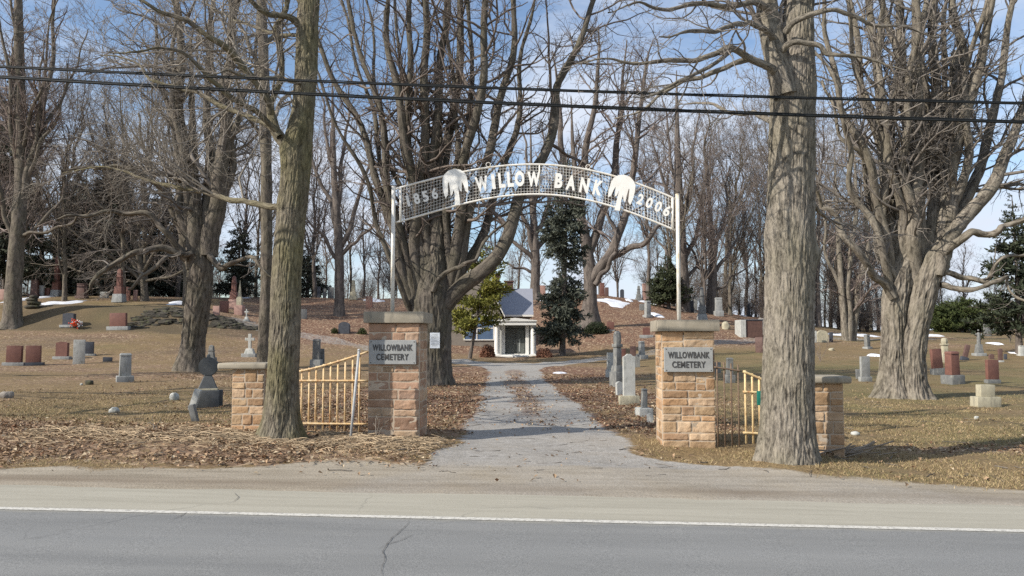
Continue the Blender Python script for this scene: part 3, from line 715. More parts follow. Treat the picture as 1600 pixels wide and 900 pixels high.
# --- the broad tan street tree by the right pillar
def street_right():
    rng = np.random.default_rng(5); Y0 = 10.6
    tr = trace([(1230, 725, Y0, .40), (1230, 710, Y0, .385), (1230, 670, Y0, .362), (1231, 600, Y0, .345), (1233, 520, Y0, .332), (1234, 440, Y0, .325), (1235, 400, Y0, .325), (1236, 330, Y0, .315), (1237, 260, Y0, .31), (1237, 180, Y0, .305),
                (1240, 130, Y0, .30), (1244, 80, Y0, .24), (1247, 30, Y0 + .05, .205), (1248, -30, Y0 + .1, .20), (1246, -200, Y0 + .2, .17), (1255, -400, Y0 + .2, .12), (1250, -560, Y0 + .2, .05)], 60); tr = (tr[0], tr[1] * .942)
    base = P(1232, 712, Y0); base[2] = float(H(base[0], base[1]))
    root = thing('street_tree', 'thick tan furrowed bare tree standing against the right pier', 'tree', base)
    m = MB(); m.add(*(lambda r: (r[0], r[1], None, r[2], r[3]))(bark_trunk(tr[0], tr[1], 300, 950, .016, .027, .18, 15, .13, .26, 6, [(2.76, -1.8, .065, .14), (3.0, 1.7, .03, .22), (5.3, 1.5, .04, .22), (4.4, 3.6, .03, .12), (1.1, 3.3, .03, .15)])))
    m.build('trunk', M['bark_tan'], root, off=base); a = Y0
    L = [
      [(1228, 150, a - .2, .16), (1216, 105, a - .16, .155), (1208, 70, a - .1, .15), (1201, 30, a, .145), (1196, -20, a, .14), (1180, -140, a, .11), (1150, -280, a - .2, .075), (1120, -400, a - .3, .02)],
      [(1212, 112, a - .2, .075), (1198, 101, a - .4, .062), (1180, 92, a - .5, .056), (1160, 84, a - .6, .05), (1140, 80, a - .7, .045), (1110, 90, a - .8, .04), (1080, 95, a - .9, .036), (1030, 96, a - 1, .03), (985, 98, a - 1.1, .022), (940, 92, a - 1.2, .012), (900, 98, a - 1.3, .005)],
      [(1176, 91, a - .5, .05), (1160, 96, a - .5, .044), (1135, 106, a - .5, .04), (1100, 120, a - .5, .036), (1065, 128, a - .5, .03), (1030, 150, a - .4, .022), (1000, 172, a - .4, .014), (960, 185, a - .3, .006)],
      [(1140, 81, a - .7, .032), (1110, 103, a - .9, .028), (1075, 120, a - 1.1, .024), (1030, 145, a - 1.3, .016), (990, 150, a - 1.5, .006)],
      [(1224, 78, a - .28, .05), (1230, 70, a - .36, .046), (1245, 66, a - .42, .042), (1262, 67, a - .44, .04), (1278, 68, a - .45, .038), (1287, 74, a - .45, .034), (1291, 83, a - .45, .032), (1310, 85, a - .5, .028), (1340, 86, a - .5, .024), (1370, 96, a - .5, .018), (1420, 108, a - .5, .008)],
      [(1228, 50, a - .25, .055), (1236, 38, a - .36, .048), (1250, 28, a - .44, .044), (1272, 21, a - .48, .04), (1300, 17, a - .5, .036), (1330, 24, a - .5, .03), (1370, 40, a - .5, .022), (1420, 44, a - .4, .014), (1470, 60, a - .3, .006)],
      [(1203, 15, a - .1, .07), (1180, 5, a - .3, .05), (1140, 10, a - .5, .042), (1100, 6, a - .7, .036), (1050, 14, a - .9, .028), (1000, 8, a - 1.1, .018), (950, 18, a - 1.3, .006)],
      [(1210, 60, a - .2, .05), (1185, 40, a - .5, .04), (1150, 38, a - .9, .034), (1110, 48, a - 1.3, .028), (1070, 52, a - 1.6, .02), (1030, 60, a - 1.9, .007)],
      [(1196, -30, a, .07), (1150, -70, a - .2, .05), (1090, -100, a - .4, .04), (1020, -150, a - .6, .024), (950, -170, a - .8, .008)],
      [(1250, -60, a, .08), (1290, -100, a - .2, .06), (1350, -150, a - .3, .045), (1420, -220, a - .4, .02), (1480, -260, a - .5, .008)],
      [(1268, 315, a + .05, .04), (1282, 330, a + .4, .03), (1300, 345, a + .9, .024), (1330, 352, a + 1.4, .016), (1360, 365, a + 1.8, .006)],
      [(1205, 190, a + .1, .05), (1180, 175, a + .6, .035), (1150, 178, a + 1.1, .03), (1110, 160, a + 1.6, .022), (1060, 165, a + 2.1, .008)],
    ]
    lst = [trace([(q[0], q[1], q[2], q[3] * (.80 if n_ else .94)) for q in l], 24) for n_, l in enumerate(L)]
    for k, (p, r) in enumerate(lst):
        if k: p, r = kink(p, r, rng)
        m = MB(); R = bark_trunk(p, r, 40 if k == 0 else 22, 200, .012 if k == 0 else .006, .024, .14, int(rng.integers(999))); m.add(R[0], R[1], None, R[2], R[3]); m.build('limb', M['bark_tan'], root, off=base)
    PP, PR = as_batch(lst, 24); m = MB()
    twigs([m], PP, PR, rng, [dict(per=4.0, cap=22, t0=.15, ang=(52, 14), ratio=(.28, .65), n=8, wig=.2, up=.02, rf=.45, slim=.013, rmin=.006, k=5, ttap=.55),
                             dict(per=5.5, cap=10, t0=.15, ang=(48, 14), ratio=(.3, .6), n=6, wig=.22, up=.02, rmin=.0042, k=4),
                             dict(per=7, cap=7, t0=.2, ang=(45, 14), ratio=(.35, .8), n=5, wig=.22, up=.02, rmin=.0026, k=3),
                             dict(cnt=2, t0=.2, ang=(45, 14), ratio=(.4, .9), n=4, wig=.22, up=.02, rmin=.0018, k=3)])
    m.build('crown', M['twig_grey'], root, off=base)
street_right()

# --- trees of several stems that fan out of one broad trunk
def fan_tree(label, trunk, stems, bark, twig, seed, k, n, amp, lat, lng, flare, fl_h, levels, lobes=6, extra=None, knots=()):
    rng = np.random.default_rng(seed)
    Y0 = trunk[0][0][2]
    b = P(trunk[0][1][0], trunk[0][1][1], Y0); b[2] = float(H(b[0], b[1]))
    root = thing('bare_tree', label, 'tree', b)
    m = MB()
    for ti, t in enumerate(trunk):
        p, r = trace(t, 40); R = bark_trunk(p, r, k, n, amp, lat, lng, seed + ti, flare, fl_h, lobes, knots)
        m.add(R[0], R[1], None, R[2], R[3])
    m.build('trunk', M[bark], root, off=b)
    lst = []
    for s_ in stems:
        p, r = trace(s_, 26)
        L = np.linalg.norm(np.diff(p, axis=0), axis=1).sum(); ph = rng.uniform(0, 6, 3)
        tt = np.linspace(0, 1, len(p)); env = np.sin(np.pi * np.clip(tt * 1.6, 0, .5))[:, None]
        p = p + env * (.16 * np.sin(tt[:, None] * rng.uniform(7, 12) + ph) + .07 * np.sin(tt[:, None] * rng.uniform(16, 26) + 2 * ph))
        lst.append((p, r)); mm = MB()
        R = bark_trunk(p, r, 14, 90, amp * .6, lat, lng, int(rng.integers(999)))
        mm.add(R[0], R[1], None, R[2], R[3]); mm.build('limb', M[bark], root, off=b)
    PP, PR = as_batch(lst, 26); m = MB()
    twigs([m], PP, PR, rng, levels)
    m.build('crown', M[twig], root, off=b)
    return root

def fan_stems(spec, Y0, seed, spread=3.0):
    """spec rows: start px,py  end px,py  r0  bend ; depth drifts at random"""
    rng = np.random.default_rng(seed); out = []
    for (x0, y0, x1, y1, r0, bend) in spec:
        dY = rng.uniform(-spread, spread) if abs(x1 - x0) < 200 else rng.uniform(-spread, spread) * .7
        rows = []
        for t in np.linspace(0, 1, 7):
            e = t ** .85
            x_ = x0 + (x1 - x0) * (e if bend >= 0 else t ** 1.25) + bend * math.sin(math.pi * t) * .5
            rows.append((x_, y0 + (y1 - y0) * t, Y0 + dY * t, r0 * (1 - .80 * t ** .9)))
        out.append(rows)
    return out

Yc = 26.6
cs = fan_stems([
  (655, 500, 455, -60, .21, -22), (650, 490, 520, -120, .20, -14), (660, 480, 585, -160, .24, -8), (662, 470, 622, -190, .21, 6), (670, 465, 652, -220, .26, 0),
  (676, 460, 692, -230, .24, 6), (690, 458, 722, -240, .28, 6), (700, 460, 775, -230, .24, 12), (705, 465, 830, -190, .23, 16),
  (648, 505, 535, -40, .15, -30), (668, 475, 604, -90, .15, -14), (695, 470, 748, -170, .17, 12), (645, 500, 480, 60, .11, -24), (700, 470, 700, -100, .15, 16),
  (655, 480, 560, -30, .14, -8)], Yc, 77, 3.2)
cs = [[(q[0], q[1], q[2], q[3] * .84) for q in s_] for s_ in cs]
cs.append([(694, 480, Yc - .1, .27), (722, 447, Yc - .2, .26), (749, 424, Yc - .3, .24), (780, 384, Yc - .3, .21), (799, 336, Yc - .2, .19), (812, 300, Yc, .18), (838, 255, Yc, .16), (868, 195, Yc + .3, .15), (884, 120, Yc + .5, .12), (915, 40, Yc + .6, .09), (945, -60, Yc + .8, .05), (960, -140, Yc + 1, .015)])
cs.append([(676, 455, Yc - .6, .08), (700, 425, Yc - .9, .06), (715, 418, Yc - 1, .055), (740, 402, Yc - 1.1, .045), (765, 380, Yc - 1.2, .04), (775, 365, Yc - 1.2, .03), (790, 340, Yc - 1.2, .015)])
cs.append([(712, 440, Yc + .3, .17), (745, 380, Yc + .6, .15), (762, 320, Yc + 1, .13), (790, 240, Yc + 1.4, .11), (812, 160, Yc + 1.8, .085), (826, 60, Yc + 2.2, .06), (850, -60, Yc + 2.4, .02)])
fan_tree('huge grey bare tree of many fanning stems just behind the left pillar',
  [[(677, 622, Yc, .76), (677, 606, Yc, .66), (677, 575, Yc, .575), (677, 535, Yc, .555), (677, 495, Yc, .58), (675, 465, Yc, .58), (678, 430, Yc, .42), (682, 390, Yc, .26), (684, 340, Yc, .18), (686, 250, Yc, .12), (685, 100, Yc, .05)]],
  cs, 'bark_dark', 'twig_dark', 21, 170, 320, .042, .07, .35, .22, .5,
  [dict(per=1.25, cap=26, t0=.16, ang=(50, 14), ratio=(.10, .30), n=8, wig=.2, up=.03, rf=.45, rmin=.010, k=5, ttap=.35),
   dict(per=2.8, cap=12, t0=.15, ang=(48, 14), ratio=(.3, .6), n=6, wig=.22, up=.02, rmin=.0065, k=4),
   dict(per=4.2, cap=8, t0=.15, ang=(45, 14), ratio=(.35, .75), n=5, wig=.22, up=.02, rmin=.0042, k=3),
   dict(cnt=2, t0=.15, ang=(45, 15), ratio=(.4, .95), n=4, wig=.24, up=.02, rmin=.003, k=3)])

Yr = 23.6
rs = fan_stems([
  (1400, 470, 1268, -40, .17, -14), (1402, 460, 1305, -150, .19, -8), (1408, 455, 1340, -200, .21, -4), (1412, 450, 1375, -230, .20, 0), (1420, 450, 1400, -250, .22, 4), (1428, 450, 1432, -260, .22, 6),
  (1395, 480, 1275, 60, .12, -18), (1400, 470, 1320, -60, .14, -10), (1415, 455, 1360, -110, .15, 2), (1425, 450, 1415, -130, .16, 4), (1405, 470, 1290, 120, .10, -10),
  (1452, 420, 1465, -240, .22, 6), (1460, 415, 1510, -230, .22, 10), (1468, 410, 1560, -180, .21, 10), (1474, 405, 1615, -120, .19, 10), (1470, 410, 1535, -60, .15, 12), (1455, 418, 1485, -90, .15, 5), (1440, 430, 1450, -150, .16, 0)], Yr, 88, 2.4)
rs.append([(1465, 430, Yr - .4, .20), (1482, 380, Yr - .5, .2), (1510, 330, Yr - .5, .19), (1545, 285, Yr - .4, .17), (1570, 230, Yr - .2, .14), (1600, 165, Yr, .11), (1660, 90, Yr + .2, .06), (1700, 20, Yr + .4, .02)])
rs.append([(1472, 400, Yr - .5, .13), (1500, 372, Yr - .9, .10), (1535, 355, Yr - 1.2, .085), (1575, 350, Yr - 1.5, .07), (1620, 340, Yr - 1.7, .05), (1680, 345, Yr - 1.9, .02)])
rs.append([(1470, 445, Yr - .4, .09), (1495, 448, Yr - .6, .075), (1520, 448, Yr - .8, .065), (1550, 440, Yr - 1, .05), (1590, 450, Yr - 1.1, .03), (1630, 470, Yr - 1.2, .012)])
rs.append([(1468, 425, Yr - .4, .08), (1500, 434, Yr - .5, .07), (1530, 432, Yr - .6, .06), (1560, 418, Yr - .7, .045), (1600, 400, Yr - .8, .03), (1650, 395, Yr - .9, .012)])
rs.append([(1396, 465, Yr - .3, .12), (1365, 425, Yr - .6, .10), (1335, 385, Yr - .8, .085), (1305, 345, Yr - 1, .07), (1280, 320, Yr - 1.1, .05), (1262, 270, Yr - 1.2, .02)])
fan_tree('massive pale bare tree with a twisted double trunk on the right lawn',
  [[(1396, 632, Yr, .56), (1396, 616, Yr, .46), (1396, 580, Yr, .36), (1397, 530, Yr, .335), (1398, 480, Yr, .335), (1402, 450, Yr, .34), (1408, 420, Yr, .28), (1416, 380, Yr, .19), (1425, 250, Yr, .13), (1428, 80, Yr, .06)],
   [(1426, 632, Yr - .15, .50), (1425, 616, Yr - .15, .42), (1424, 585, Yr - .15, .36), (1426, 540, Yr - .15, .345), (1432, 500, Yr - .15, .34), (1441, 465, Yr - .2, .345), (1449, 435, Yr - .2, .34), (1459, 405, Yr - .2, .30), (1468, 370, Yr - .1, .2), (1482, 250, Yr, .15), (1492, 80, Yr, .07)]],
  rs, 'bark_pale', 'twig_grey', 31, 170, 340, .042, .065, .35, .30, .5,
  [dict(per=1.5, cap=30, t0=.14, ang=(46, 14), ratio=(.11, .30), n=8, wig=.19, up=.04, rf=.45, rmin=.009, k=5, ttap=.35),
   dict(per=3.0, cap=13, t0=.15, ang=(46, 14), ratio=(.3, .6), n=6, wig=.22, up=.03, rmin=.006, k=4),
   dict(per=4.6, cap=9, t0=.15, ang=(44, 14), ratio=(.35, .75), n=5, wig=.22, up=.02, rmin=.0038, k=3),
   dict(cnt=2, t0=.15, ang=(45, 15), ratio=(.4, .95), n=4, wig=.24, up=.02, rmin=.0028, k=3)],
  knots=[(4.6, 4.9, .14, .30), (4.2, 4.3, .10, .2)])

Ym = 37.5
ms = fan_stems([(306, 420, 268, -60, .42, -6), (300, 410, 240, 20, .22, -14), (325, 400, 372, -80, .46, 8), (318, 390, 330, -60, .30, 6), (296, 415, 210, 180, .16, -14), (340, 330, 400, 40, .2, 10), (292, 360, 262, -20, .2, -3)], Ym, 99, 3)
ms += [[(292, 405, Ym - .5, .16), (250, 385, Ym - 1, .13), (215, 395, Ym - 1.4, .11), (175, 415, Ym - 1.8, .09), (150, 440, Ym - 2, .06), (130, 455, Ym - 2.2, .02)],
       [(290, 395, Ym - .5, .14), (240, 350, Ym - 1, .12), (190, 330, Ym - 1.4, .09), (140, 330, Ym - 2, .06), (90, 345, Ym - 2.4, .02)],
       [(328, 400, Ym - .3, .13), (355, 420, Ym - .8, .10), (385, 405, Ym - 1.2, .08), (415, 425, Ym - 1.6, .05), (440, 440, Ym - 1.8, .02)],
       [(295, 350, Ym, .14), (250, 300, Ym - .5, .11), (200, 265, Ym - 1, .09), (150, 255, Ym - 1.5, .06), (100, 265, Ym - 2, .02)],
       [(300, 395, Ym - .6, .1), (262, 405, Ym - 1.6, .08), (225, 430, Ym - 2.4, .06), (200, 455, Ym - 3, .02)]]
fan_tree('leaning twisted bare tree on the left lawn behind the round headed monument',
  [[(297, 590, Ym, .82), (297, 577, Ym, .68), (301, 545, Ym, .51), (305, 510, Ym, .53), (309, 475, Ym, .56), (313, 430, Ym, .55), (313, 405, Ym, .46), (310, 380, Ym, .34), (304, 300, Ym, .24), (300, 180, Ym, .12), (298, 60, Ym, .03)]],
  ms, 'bark_grey', 'twig_grey', 41, 110, 220, .06, .11, .5, .25, .6,
  [dict(per=1.1, cap=26, t0=.12, ang=(50, 14), ratio=(.18, .40), n=9, wig=.18, up=.03, rf=.5, rmin=.018, k=5, ttap=.4),
   dict(per=2.0, cap=12, t0=.15, ang=(46, 14), ratio=(.3, .55), n=7, wig=.22, up=.02, rmin=.012, k=4),
   dict(per=3.4, cap=11, t0=.15, ang=(44, 14), ratio=(.35, .7), n=5, wig=.22, up=.02, rmin=.0065, k=3), dict(cnt=2, t0=.15, ang=(45, 15), ratio=(.4, .95), n=4, wig=.24, up=.02, rmin=.0045, k=3)])

def one_tree(label, pts, limbs, bark, twig, seed, levels, k=30, n=90, flare=.25):
    Y0 = pts[0][2]
    return fan_tree(label, [pts], limbs, bark, twig, seed, k, n, .03, .12, .8, flare, .5, levels)
LV_MID = [dict(per=1.0, cap=26, t0=.12, ang=(48, 14), ratio=(.14, .34), n=8, wig=.17, up=.04, rf=.5, rmin=.018, k=4, ttap=.4),
          dict(per=1.7, cap=11, t0=.15, ang=(46, 14), ratio=(.3, .55), n=6, wig=.2, up=.03, rmin=.012, k=3),
          dict(per=2.2, cap=8, t0=.15, ang=(44, 14), ratio=(.35, .7), n=5, wig=.2, up=.03, rmin=.009, k=3)]
LV_FAR = [dict(per=1.25, cap=28, t0=.12, ang=(46, 14), ratio=(.14, .34), n=7, wig=.16, up=.05, rf=.5, rmin=.018, k=3, ttap=.4),
          dict(per=2.1, cap=13, t0=.15, ang=(44, 14), ratio=(.3, .55), n=5, wig=.2, up=.04, rmin=.012, k=3),
          dict(per=2.4, cap=9, t0=.15, ang=(42, 14), ratio=(.35, .7), n=4, wig=.22, up=.02, rmin=.0088, k=3),
          dict(cnt=2, t0=.15, ang=(45, 15), ratio=(.4, .95), n=4, wig=.24, up=.02, rmin=.0065, k=3)]
def gy(px, py): return float(ground_at(px, py)[1])
a = 36.0
one_tree('tall straight pole-like bare trunk just left of the greenish street tree',
  [(411, 590, a, .30), (411, 578, a, .28), (413, 520, a, .255), (416, 440, a, .245), (416, 250, a, .235), (412, 100, a, .22), (408, -40, a, .18), (405, -200, a, .1)],
  fan_stems([(411, 140, 330, -80, .12, -10), (410, 90, 470, -120, .12, 10), (408, 60, 370, -180, .12, -5), (412, 200, 500, 60, .09, 8), (412, 230, 340, 90, .09, -8), (408, 0, 440, -220, .1, 4)], a, 5, 3),
  'bark_grey', 'twig_grey', 51, LV_MID)
a = gy(18, 507)
one_tree('old bare tree on the grassy bank at the far left edge',
  [(18, 515, a, .85), (19, 503, a, .68), (21, 450, a, .56), (25, 400, a, .54), (30, 330, a, .48), (33, 250, a, .42), (30, 100, a, .36), (28, -60, a, .22)],
  fan_stems([(28, 350, 90, -60, .32, 14), (26, 400, -40, 150, .2, -10), (30, 300, -10, -80, .2, -6), (30, 330, 70, 60, .22, 10), (32, 250, 140, 40, .17, 16), (26, 390, 120, 250, .16, 14), (30, 200, 10, -100, .2, 0), (28, 300, 110, 100, .16, 10), (30, 260, -30, 40, .16, -8), (27, 370, 150, 330, .13, 10), (32, 240, 90, -20, .15, 8)], a, 6, 4),
  'bark_grey', 'twig_red', 52, LV_FAR)
a = gy(530, 493)
one_tree('upright bare tree on the leafy slope between the street tree and left pillar',
  [(529, 505, a, .62), (530, 490, a, .50), (530, 450, a, .42), (530, 400, a, .40), (527, 340, a, .34), (522, 270, a, .26), (520, 180, a, .13), (519, 110, a, .03)],
  fan_stems([(530, 390, 585, 200, .26, 10), (528, 360, 470, 190, .26, -10), (526, 330, 545, 120, .24, 5), (530, 410, 450, 300, .18, -12), (529, 400, 600, 320, .18, 10), (524, 300, 495, 110, .22, -4)], a, 7, 3),
  'bark_far', 'twig_red', 53, LV_FAR)
a = 88.0
one_tree('bare dark tree on the hilltop above the slate roofed house',
  [(836, 470, a, .65), (836, 450, a, .54), (837, 420, a, .49), (836, 380, a, .44), (833, 330, a, .36), (830, 260, a, .16), (829, 180, a, .03)],
  fan_stems([(837, 410, 760, 330, .3, -14), (836, 390, 910, 300, .28, 12), (836, 400, 790, 250, .32, -8), (835, 370, 880, 220, .3, 8), (834, 350, 815, 180, .28, -4), (833, 330, 850, 190, .26, 4), (837, 430, 770, 400, .2, -10)], a, 8, 4),
  'bark_far', 'twig_red', 54, LV_FAR)
a = 66.5
one_tree('large bare tree with curving limbs rising behind the drooping spruce',
  [(922, 515, a, 1.0), (922, 498, a, .80), (922, 470, a, .58), (922, 440, a, .52), (920, 410, a, .5), (914, 370, a, .42), (905, 320, a, .35), (896, 240, a, .18), (892, 150, a, .03)],
  [[(922, 440, a, .45), (938, 420, a - .4, .42), (955, 395, a - .8, .38), (965, 365, a - 1, .34), (978, 325, a - 1.2, .3), (986, 270, a - 1.2, .26), (1000, 200, a - 1, .2), (1010, 110, a - 1, .1), (1020, 60, a - 1, .03)],
   [(938, 420, a - .4, .3), (962, 400, a - .8, .26), (985, 384, a - 1.2, .24), (1005, 378, a - 1.6, .22), (1022, 366, a - 2, .18), (1040, 350, a - 2.2, .12), (1065, 345, a - 2.4, .05)],
   [(930, 445, a - .5, .24), (948, 420, a - .9, .2), (956, 398, a - 1.2, .16), (960, 370, a - 1.4, .12), (950, 330, a - 1.6, .06)],
   [(918, 400, a, .4), (940, 345, a + .4, .34), (956, 290, a + .8, .3), (962, 220, a + 1, .24), (975, 140, a + 1, .14), (980, 60, a + 1, .04)],
   [(912, 360, a, .35), (895, 300, a + .5, .3), (880, 230, a + .8, .24), (870, 150, a + 1, .14), (866, 80, a + 1, .05)],
   [(906, 330, a, .35), (915, 260, a - .4, .3), (925, 180, a - .6, .22), (935, 90, a - .8, .12), (940, 40, a - .8, .04)]],
  'bark_far', 'twig_red', 55, LV_FAR)
a = 84.0
one_tree('pale straight bare tree on the hill just right of the right sign pole',
  [(1068, 500, a, .8), (1068, 485, a, .68), (1067, 440, a, .62), (1064, 380, a, .56), (1060, 300, a, .45), (1058, 200, a, .24), (1057, 110, a, .04)],
  fan_stems([(1066, 420, 1110, 250, .3, 8), (1065, 400, 1020, 210, .3, -8), (1063, 370, 1090, 170, .3, 6), (1061, 330, 1035, 150, .26, -4), (1067, 440, 1000, 330, .2, -12), (1067, 440, 1130, 340, .2, 10)], a, 9, 4),
  'bark_far', 'twig_red', 56, LV_FAR)
a = 86.0
one_tree('dark gnarled bare tree on the hill left of the thick tan street tree',
  [(1110, 502, a, .62), (1110, 488, a, .52), (1112, 455, a, .48), (1114, 420, a, .42), (1112, 370, a, .32), (1108, 310, a, .16), (1105, 240, a, .03)],
  fan_stems([(1113, 430, 1165, 330, .24, 10), (1112, 440, 1060, 360, .22, -12), (1114, 410, 1140, 260, .24, 6), (1112, 390, 1085, 280, .22, -6), (1112, 455, 1180, 400, .16, 8)], a, 10, 3),
  'bark_far', 'twig_brown', 57, LV_FAR)
a = gy(1322, 532)
one_tree('clump of three slim bare trunks behind the low snow bank on the right',
  [(1321, 542, a, .34), (1321, 530, a, .28), (1318, 490, a, .25), (1314, 440, a, .22), (1310, 370, a, .18), (1306, 290, a, .08), (1303, 220, a, .02)],
  [[(1326, 538, a, .3), (1327, 510, a, .27), (1328, 470, a, .24), (1331, 400, a, .2), (1334, 320, a, .16), (1336, 240, a, .06)],
   [(1331, 538, a + .3, .34), (1335, 505, a + .3, .3), (1340, 470, a + .3, .26), (1350, 410, a + .4, .22), (1356, 330, a + .4, .16), (1360, 240, a + .4, .06)],
   [(1316, 460, a, .15), (1296, 400, a, .12), (1285, 330, a, .08), (1280, 270, a, .03)]],
  'bark_pale', 'twig_red', 58, LV_FAR, 20, 60)

a = 70.0
one_tree('densely twigged spreading brown tree on the terrace left of the leaning lawn tree',
  [(226, 478, a, .40), (226, 468, a, .34), (224, 440, a, .28), (215, 400, a, .25), (205, 340, a, .2), (196, 270, a, .15), (190, 180, a, .06)],
  fan_stems([(222, 440, 60, 330, .17, -10), (222, 430, 320, 330, .16, 12), (218, 420, 90, 230, .18, -10), (216, 400, 280, 220, .18, 10), (212, 390, 130, 170, .17, -6), (212, 370, 240, 160, .17, 6), (222, 445, 50, 410, .14, -10), (222, 440, 320, 410, .13, 10), (206, 350, 186, 120, .16, 3), (220, 430, 70, 280, .15, -8), (220, 430, 300, 270, .15, 8), (222, 440, 120, 380, .14, -6)], a, 12, 4),
  'bark_grey', 'twig_brown', 59,
  [dict(per=1.7, cap=34, t0=.1, ang=(50, 14), ratio=(.22, .5), n=8, wig=.18, up=-.01, rf=.5, rmin=.014, k=3, ttap=.4),
   dict(per=2.6, cap=16, t0=.1, ang=(46, 14), ratio=(.3, .6), n=6, wig=.22, up=-.01, rmin=.0095, k=3),
   dict(per=3.2, cap=11, t0=.1, ang=(44, 14), ratio=(.35, .8), n=4, wig=.24, up=-.01, rmin=.007, k=3)], 20, 60)

# --- the wood behind: prototypes, then copies of each thing and its parts
def wood_proto(seed, hgt, form, twig, bark):
    rng = np.random.default_rng(seed)
    n = 16; t = np.linspace(0, 1, n); w = np.cumsum(rng.normal(0, .012 * hgt, (n, 2)), 0) * t[:, None]
    tp = np.stack([w[:, 0], w[:, 1], t * hgt * .92 - .3], 1); tr = hgt * .0112 * (1 - .9 * t ** .8) + .03
    root = thing('bare_tree', None, 'tree')
    m = MB(); R = bark_trunk(tp, tr, 12, 50, .02, .15, .8, seed, .3, .5, 5); m.add(R[0], R[1], None, R[2], R[3])
    PP, PR = tp[None], tr[None]
    q = dict(slim=dict(t0=.32, ang=(32, 9), ratio=(.22, .42), up=.10), broad=dict(t0=.20, ang=(50, 13), ratio=(.30, .58), up=.07), vase=dict(t0=.12, ang=(26, 8), ratio=(.5, .85), up=.05))[form]
    cnt = dict(slim=30, broad=26, vase=17)[form]
    A, AR = grow(PP, PR, cnt, rng, n=9, wig=.12, rf=.55, rmin=.025, ttap=.45 if form != 'vase' else .2, slim=.018, **q)
    m.tubes(A, AR, 5, np.ones((len(A), 3))); m.build('trunk', M[bark], root)
    c = MB(); twigs([c], A, AR, rng, [dict(per=1.7, cap=18, t0=.15, ang=(44, 14), ratio=(.2, .45), n=6, wig=.18, up=.05, rf=.5, rmin=.017, k=3),
                                       dict(per=2.4, cap=11, t0=.15, ang=(46, 15), ratio=(.3, .6), n=5, wig=.22, up=.03, rmin=.0115, k=3),
                                       dict(per=2.6, cap=8, t0=.15, ang=(44, 16), ratio=(.35, .7), n=4, wig=.24, up=.02, rmin=.0085, k=3), dict(cnt=2, t0=.15, ang=(45, 15), ratio=(.4, .95), n=4, wig=.24, up=.02, rmin=.0065, k=3)])
    c.build('crown', M[twig], root)
    return root
protos = [wood_proto(101, 20, 'slim', 'twig_red', 'bark_far'), wood_proto(102, 18, 'broad', 'twig_brown', 'bark_far'), wood_proto(103, 19, 'vase', 'twig_red', 'bark_far'),
          wood_proto(104, 21, 'slim', 'twig_brown', 'bark_grey'), wood_proto(105, 17, 'broad', 'twig_red', 'bark_far'), wood_proto(106, 20, 'vase', 'twig_brown', 'bark_grey')]
def brush_proto(seed, twig):
    rng = np.random.default_rng(seed); root = thing('bare_thicket', None, 'thicket')
    n = 14; th = rng.random(n) * 6.28; e = np.stack([np.cos(th) * rng.uniform(.6, 2.8, n), np.sin(th) * rng.uniform(.6, 2.8, n), rng.uniform(3.5, 6.5, n)], 1)
    s = np.linspace(0, 1, 8)[None, :, None]; PP = e[:, None] * np.concatenate([s ** 1.2, s ** 1.2, s], 2) + .12 * rng.normal(size=(n, 8, 3)) * s - np.array([0, 0, .15]); PR = np.tile(.035 * (1 - .8 * s[..., 0]), (n, 1))
    m = MB(); m.tubes(PP, PR, 4, np.ones((n, 3))); m.build('stems', M['bark_far'], root)
    c = MB(); twigs([c], PP, PR, rng, [dict(per=3.2, cap=24, t0=.08, ang=(48, 14), ratio=(.22, .5), n=6, wig=.2, up=.03, rf=.5, rmin=.012, k=3), dict(per=3.2, cap=12, t0=.1, ang=(46, 14), ratio=(.3, .7), n=5, wig=.22, up=.02, rmin=.009, k=3), dict(per=3.4, cap=8, t0=.1, ang=(44, 14), ratio=(.35, .8), n=4, wig=.24, up=.02, rmin=.007, k=3)])
    c.build('twigs', M[twig], root)
    return root
brush = [brush_proto(131, 'twig_red'), brush_proto(132, 'twig_brown')]
WOOD = []
_r = np.random.default_rng(2024)
def wood(u0, u1, y0, y1, cnt, s0=.75, s1=1.1, kinds=(0, 1, 2, 3, 4, 5)):
    for k in range(cnt):
        u = u0 + (u1 - u0) * (k + _r.uniform(.1, .9)) / cnt; yy = _r.uniform(y0, y1)
        WOOD.append(((u - 800) / F * yy, yy, _r.uniform(s0, s1), int(_r.choice(kinds))))
wood(-60, 420, 76, 108, 14, .85, 1.25)
wood(-80, 300, 66, 74, 5, .8, 1.05)
wood(430, 720, 92, 125, 13, .75, 1.15)
wood(740, 1000, 102, 128, 6, .7, 1.0)
wood(1010, 1330, 92, 125, 14, .95, 1.35, (0, 3, 2, 5, 0, 3))
wood(1020, 1280, 80, 92, 5, .8, 1.15, (0, 3, 2, 5))
wood(1290, 1440, 95, 125, 12, .75, 1.15)
wood(1450, 1680, 118, 128, 5, .5, .75)
n_big = len(WOOD)
wood(-60, 430, 98, 128, 20, .35, .6)
wood(440, 1000, 112, 128, 13, .3, .5)
wood(1010, 1440, 100, 128, 26, .35, .65)
wood(1440, 1640, 122, 128, 6, .25, .4)
used = set()
for (wx, wy, ws, wk) in WOOD:
    p = protos[wk]; loc = (wx, wy, float(H(wx, wy))); rz = _r.uniform(0, 6.28)
    if wk not in used:
        used.add(wk); o = p; o.location = loc; o.rotation_euler = (0, 0, rz); o.scale = (ws,) * 3
    else: o = dup(p, loc, rz, ws)
    u = 800 + F * wx / wy
    side = 'on the terrace at the left' if u < 300 else 'on the ridge beyond the left pillar' if u < 600 else 'on the skyline behind the house' if u < 1000 else 'on the hill right of the sign' if u < 1240 else 'beyond the right lawn'
    tag(o, 'one of many alike bare trees ' + side, 'tree', 'bare trees of the far wood ' + side)
k_ = 0
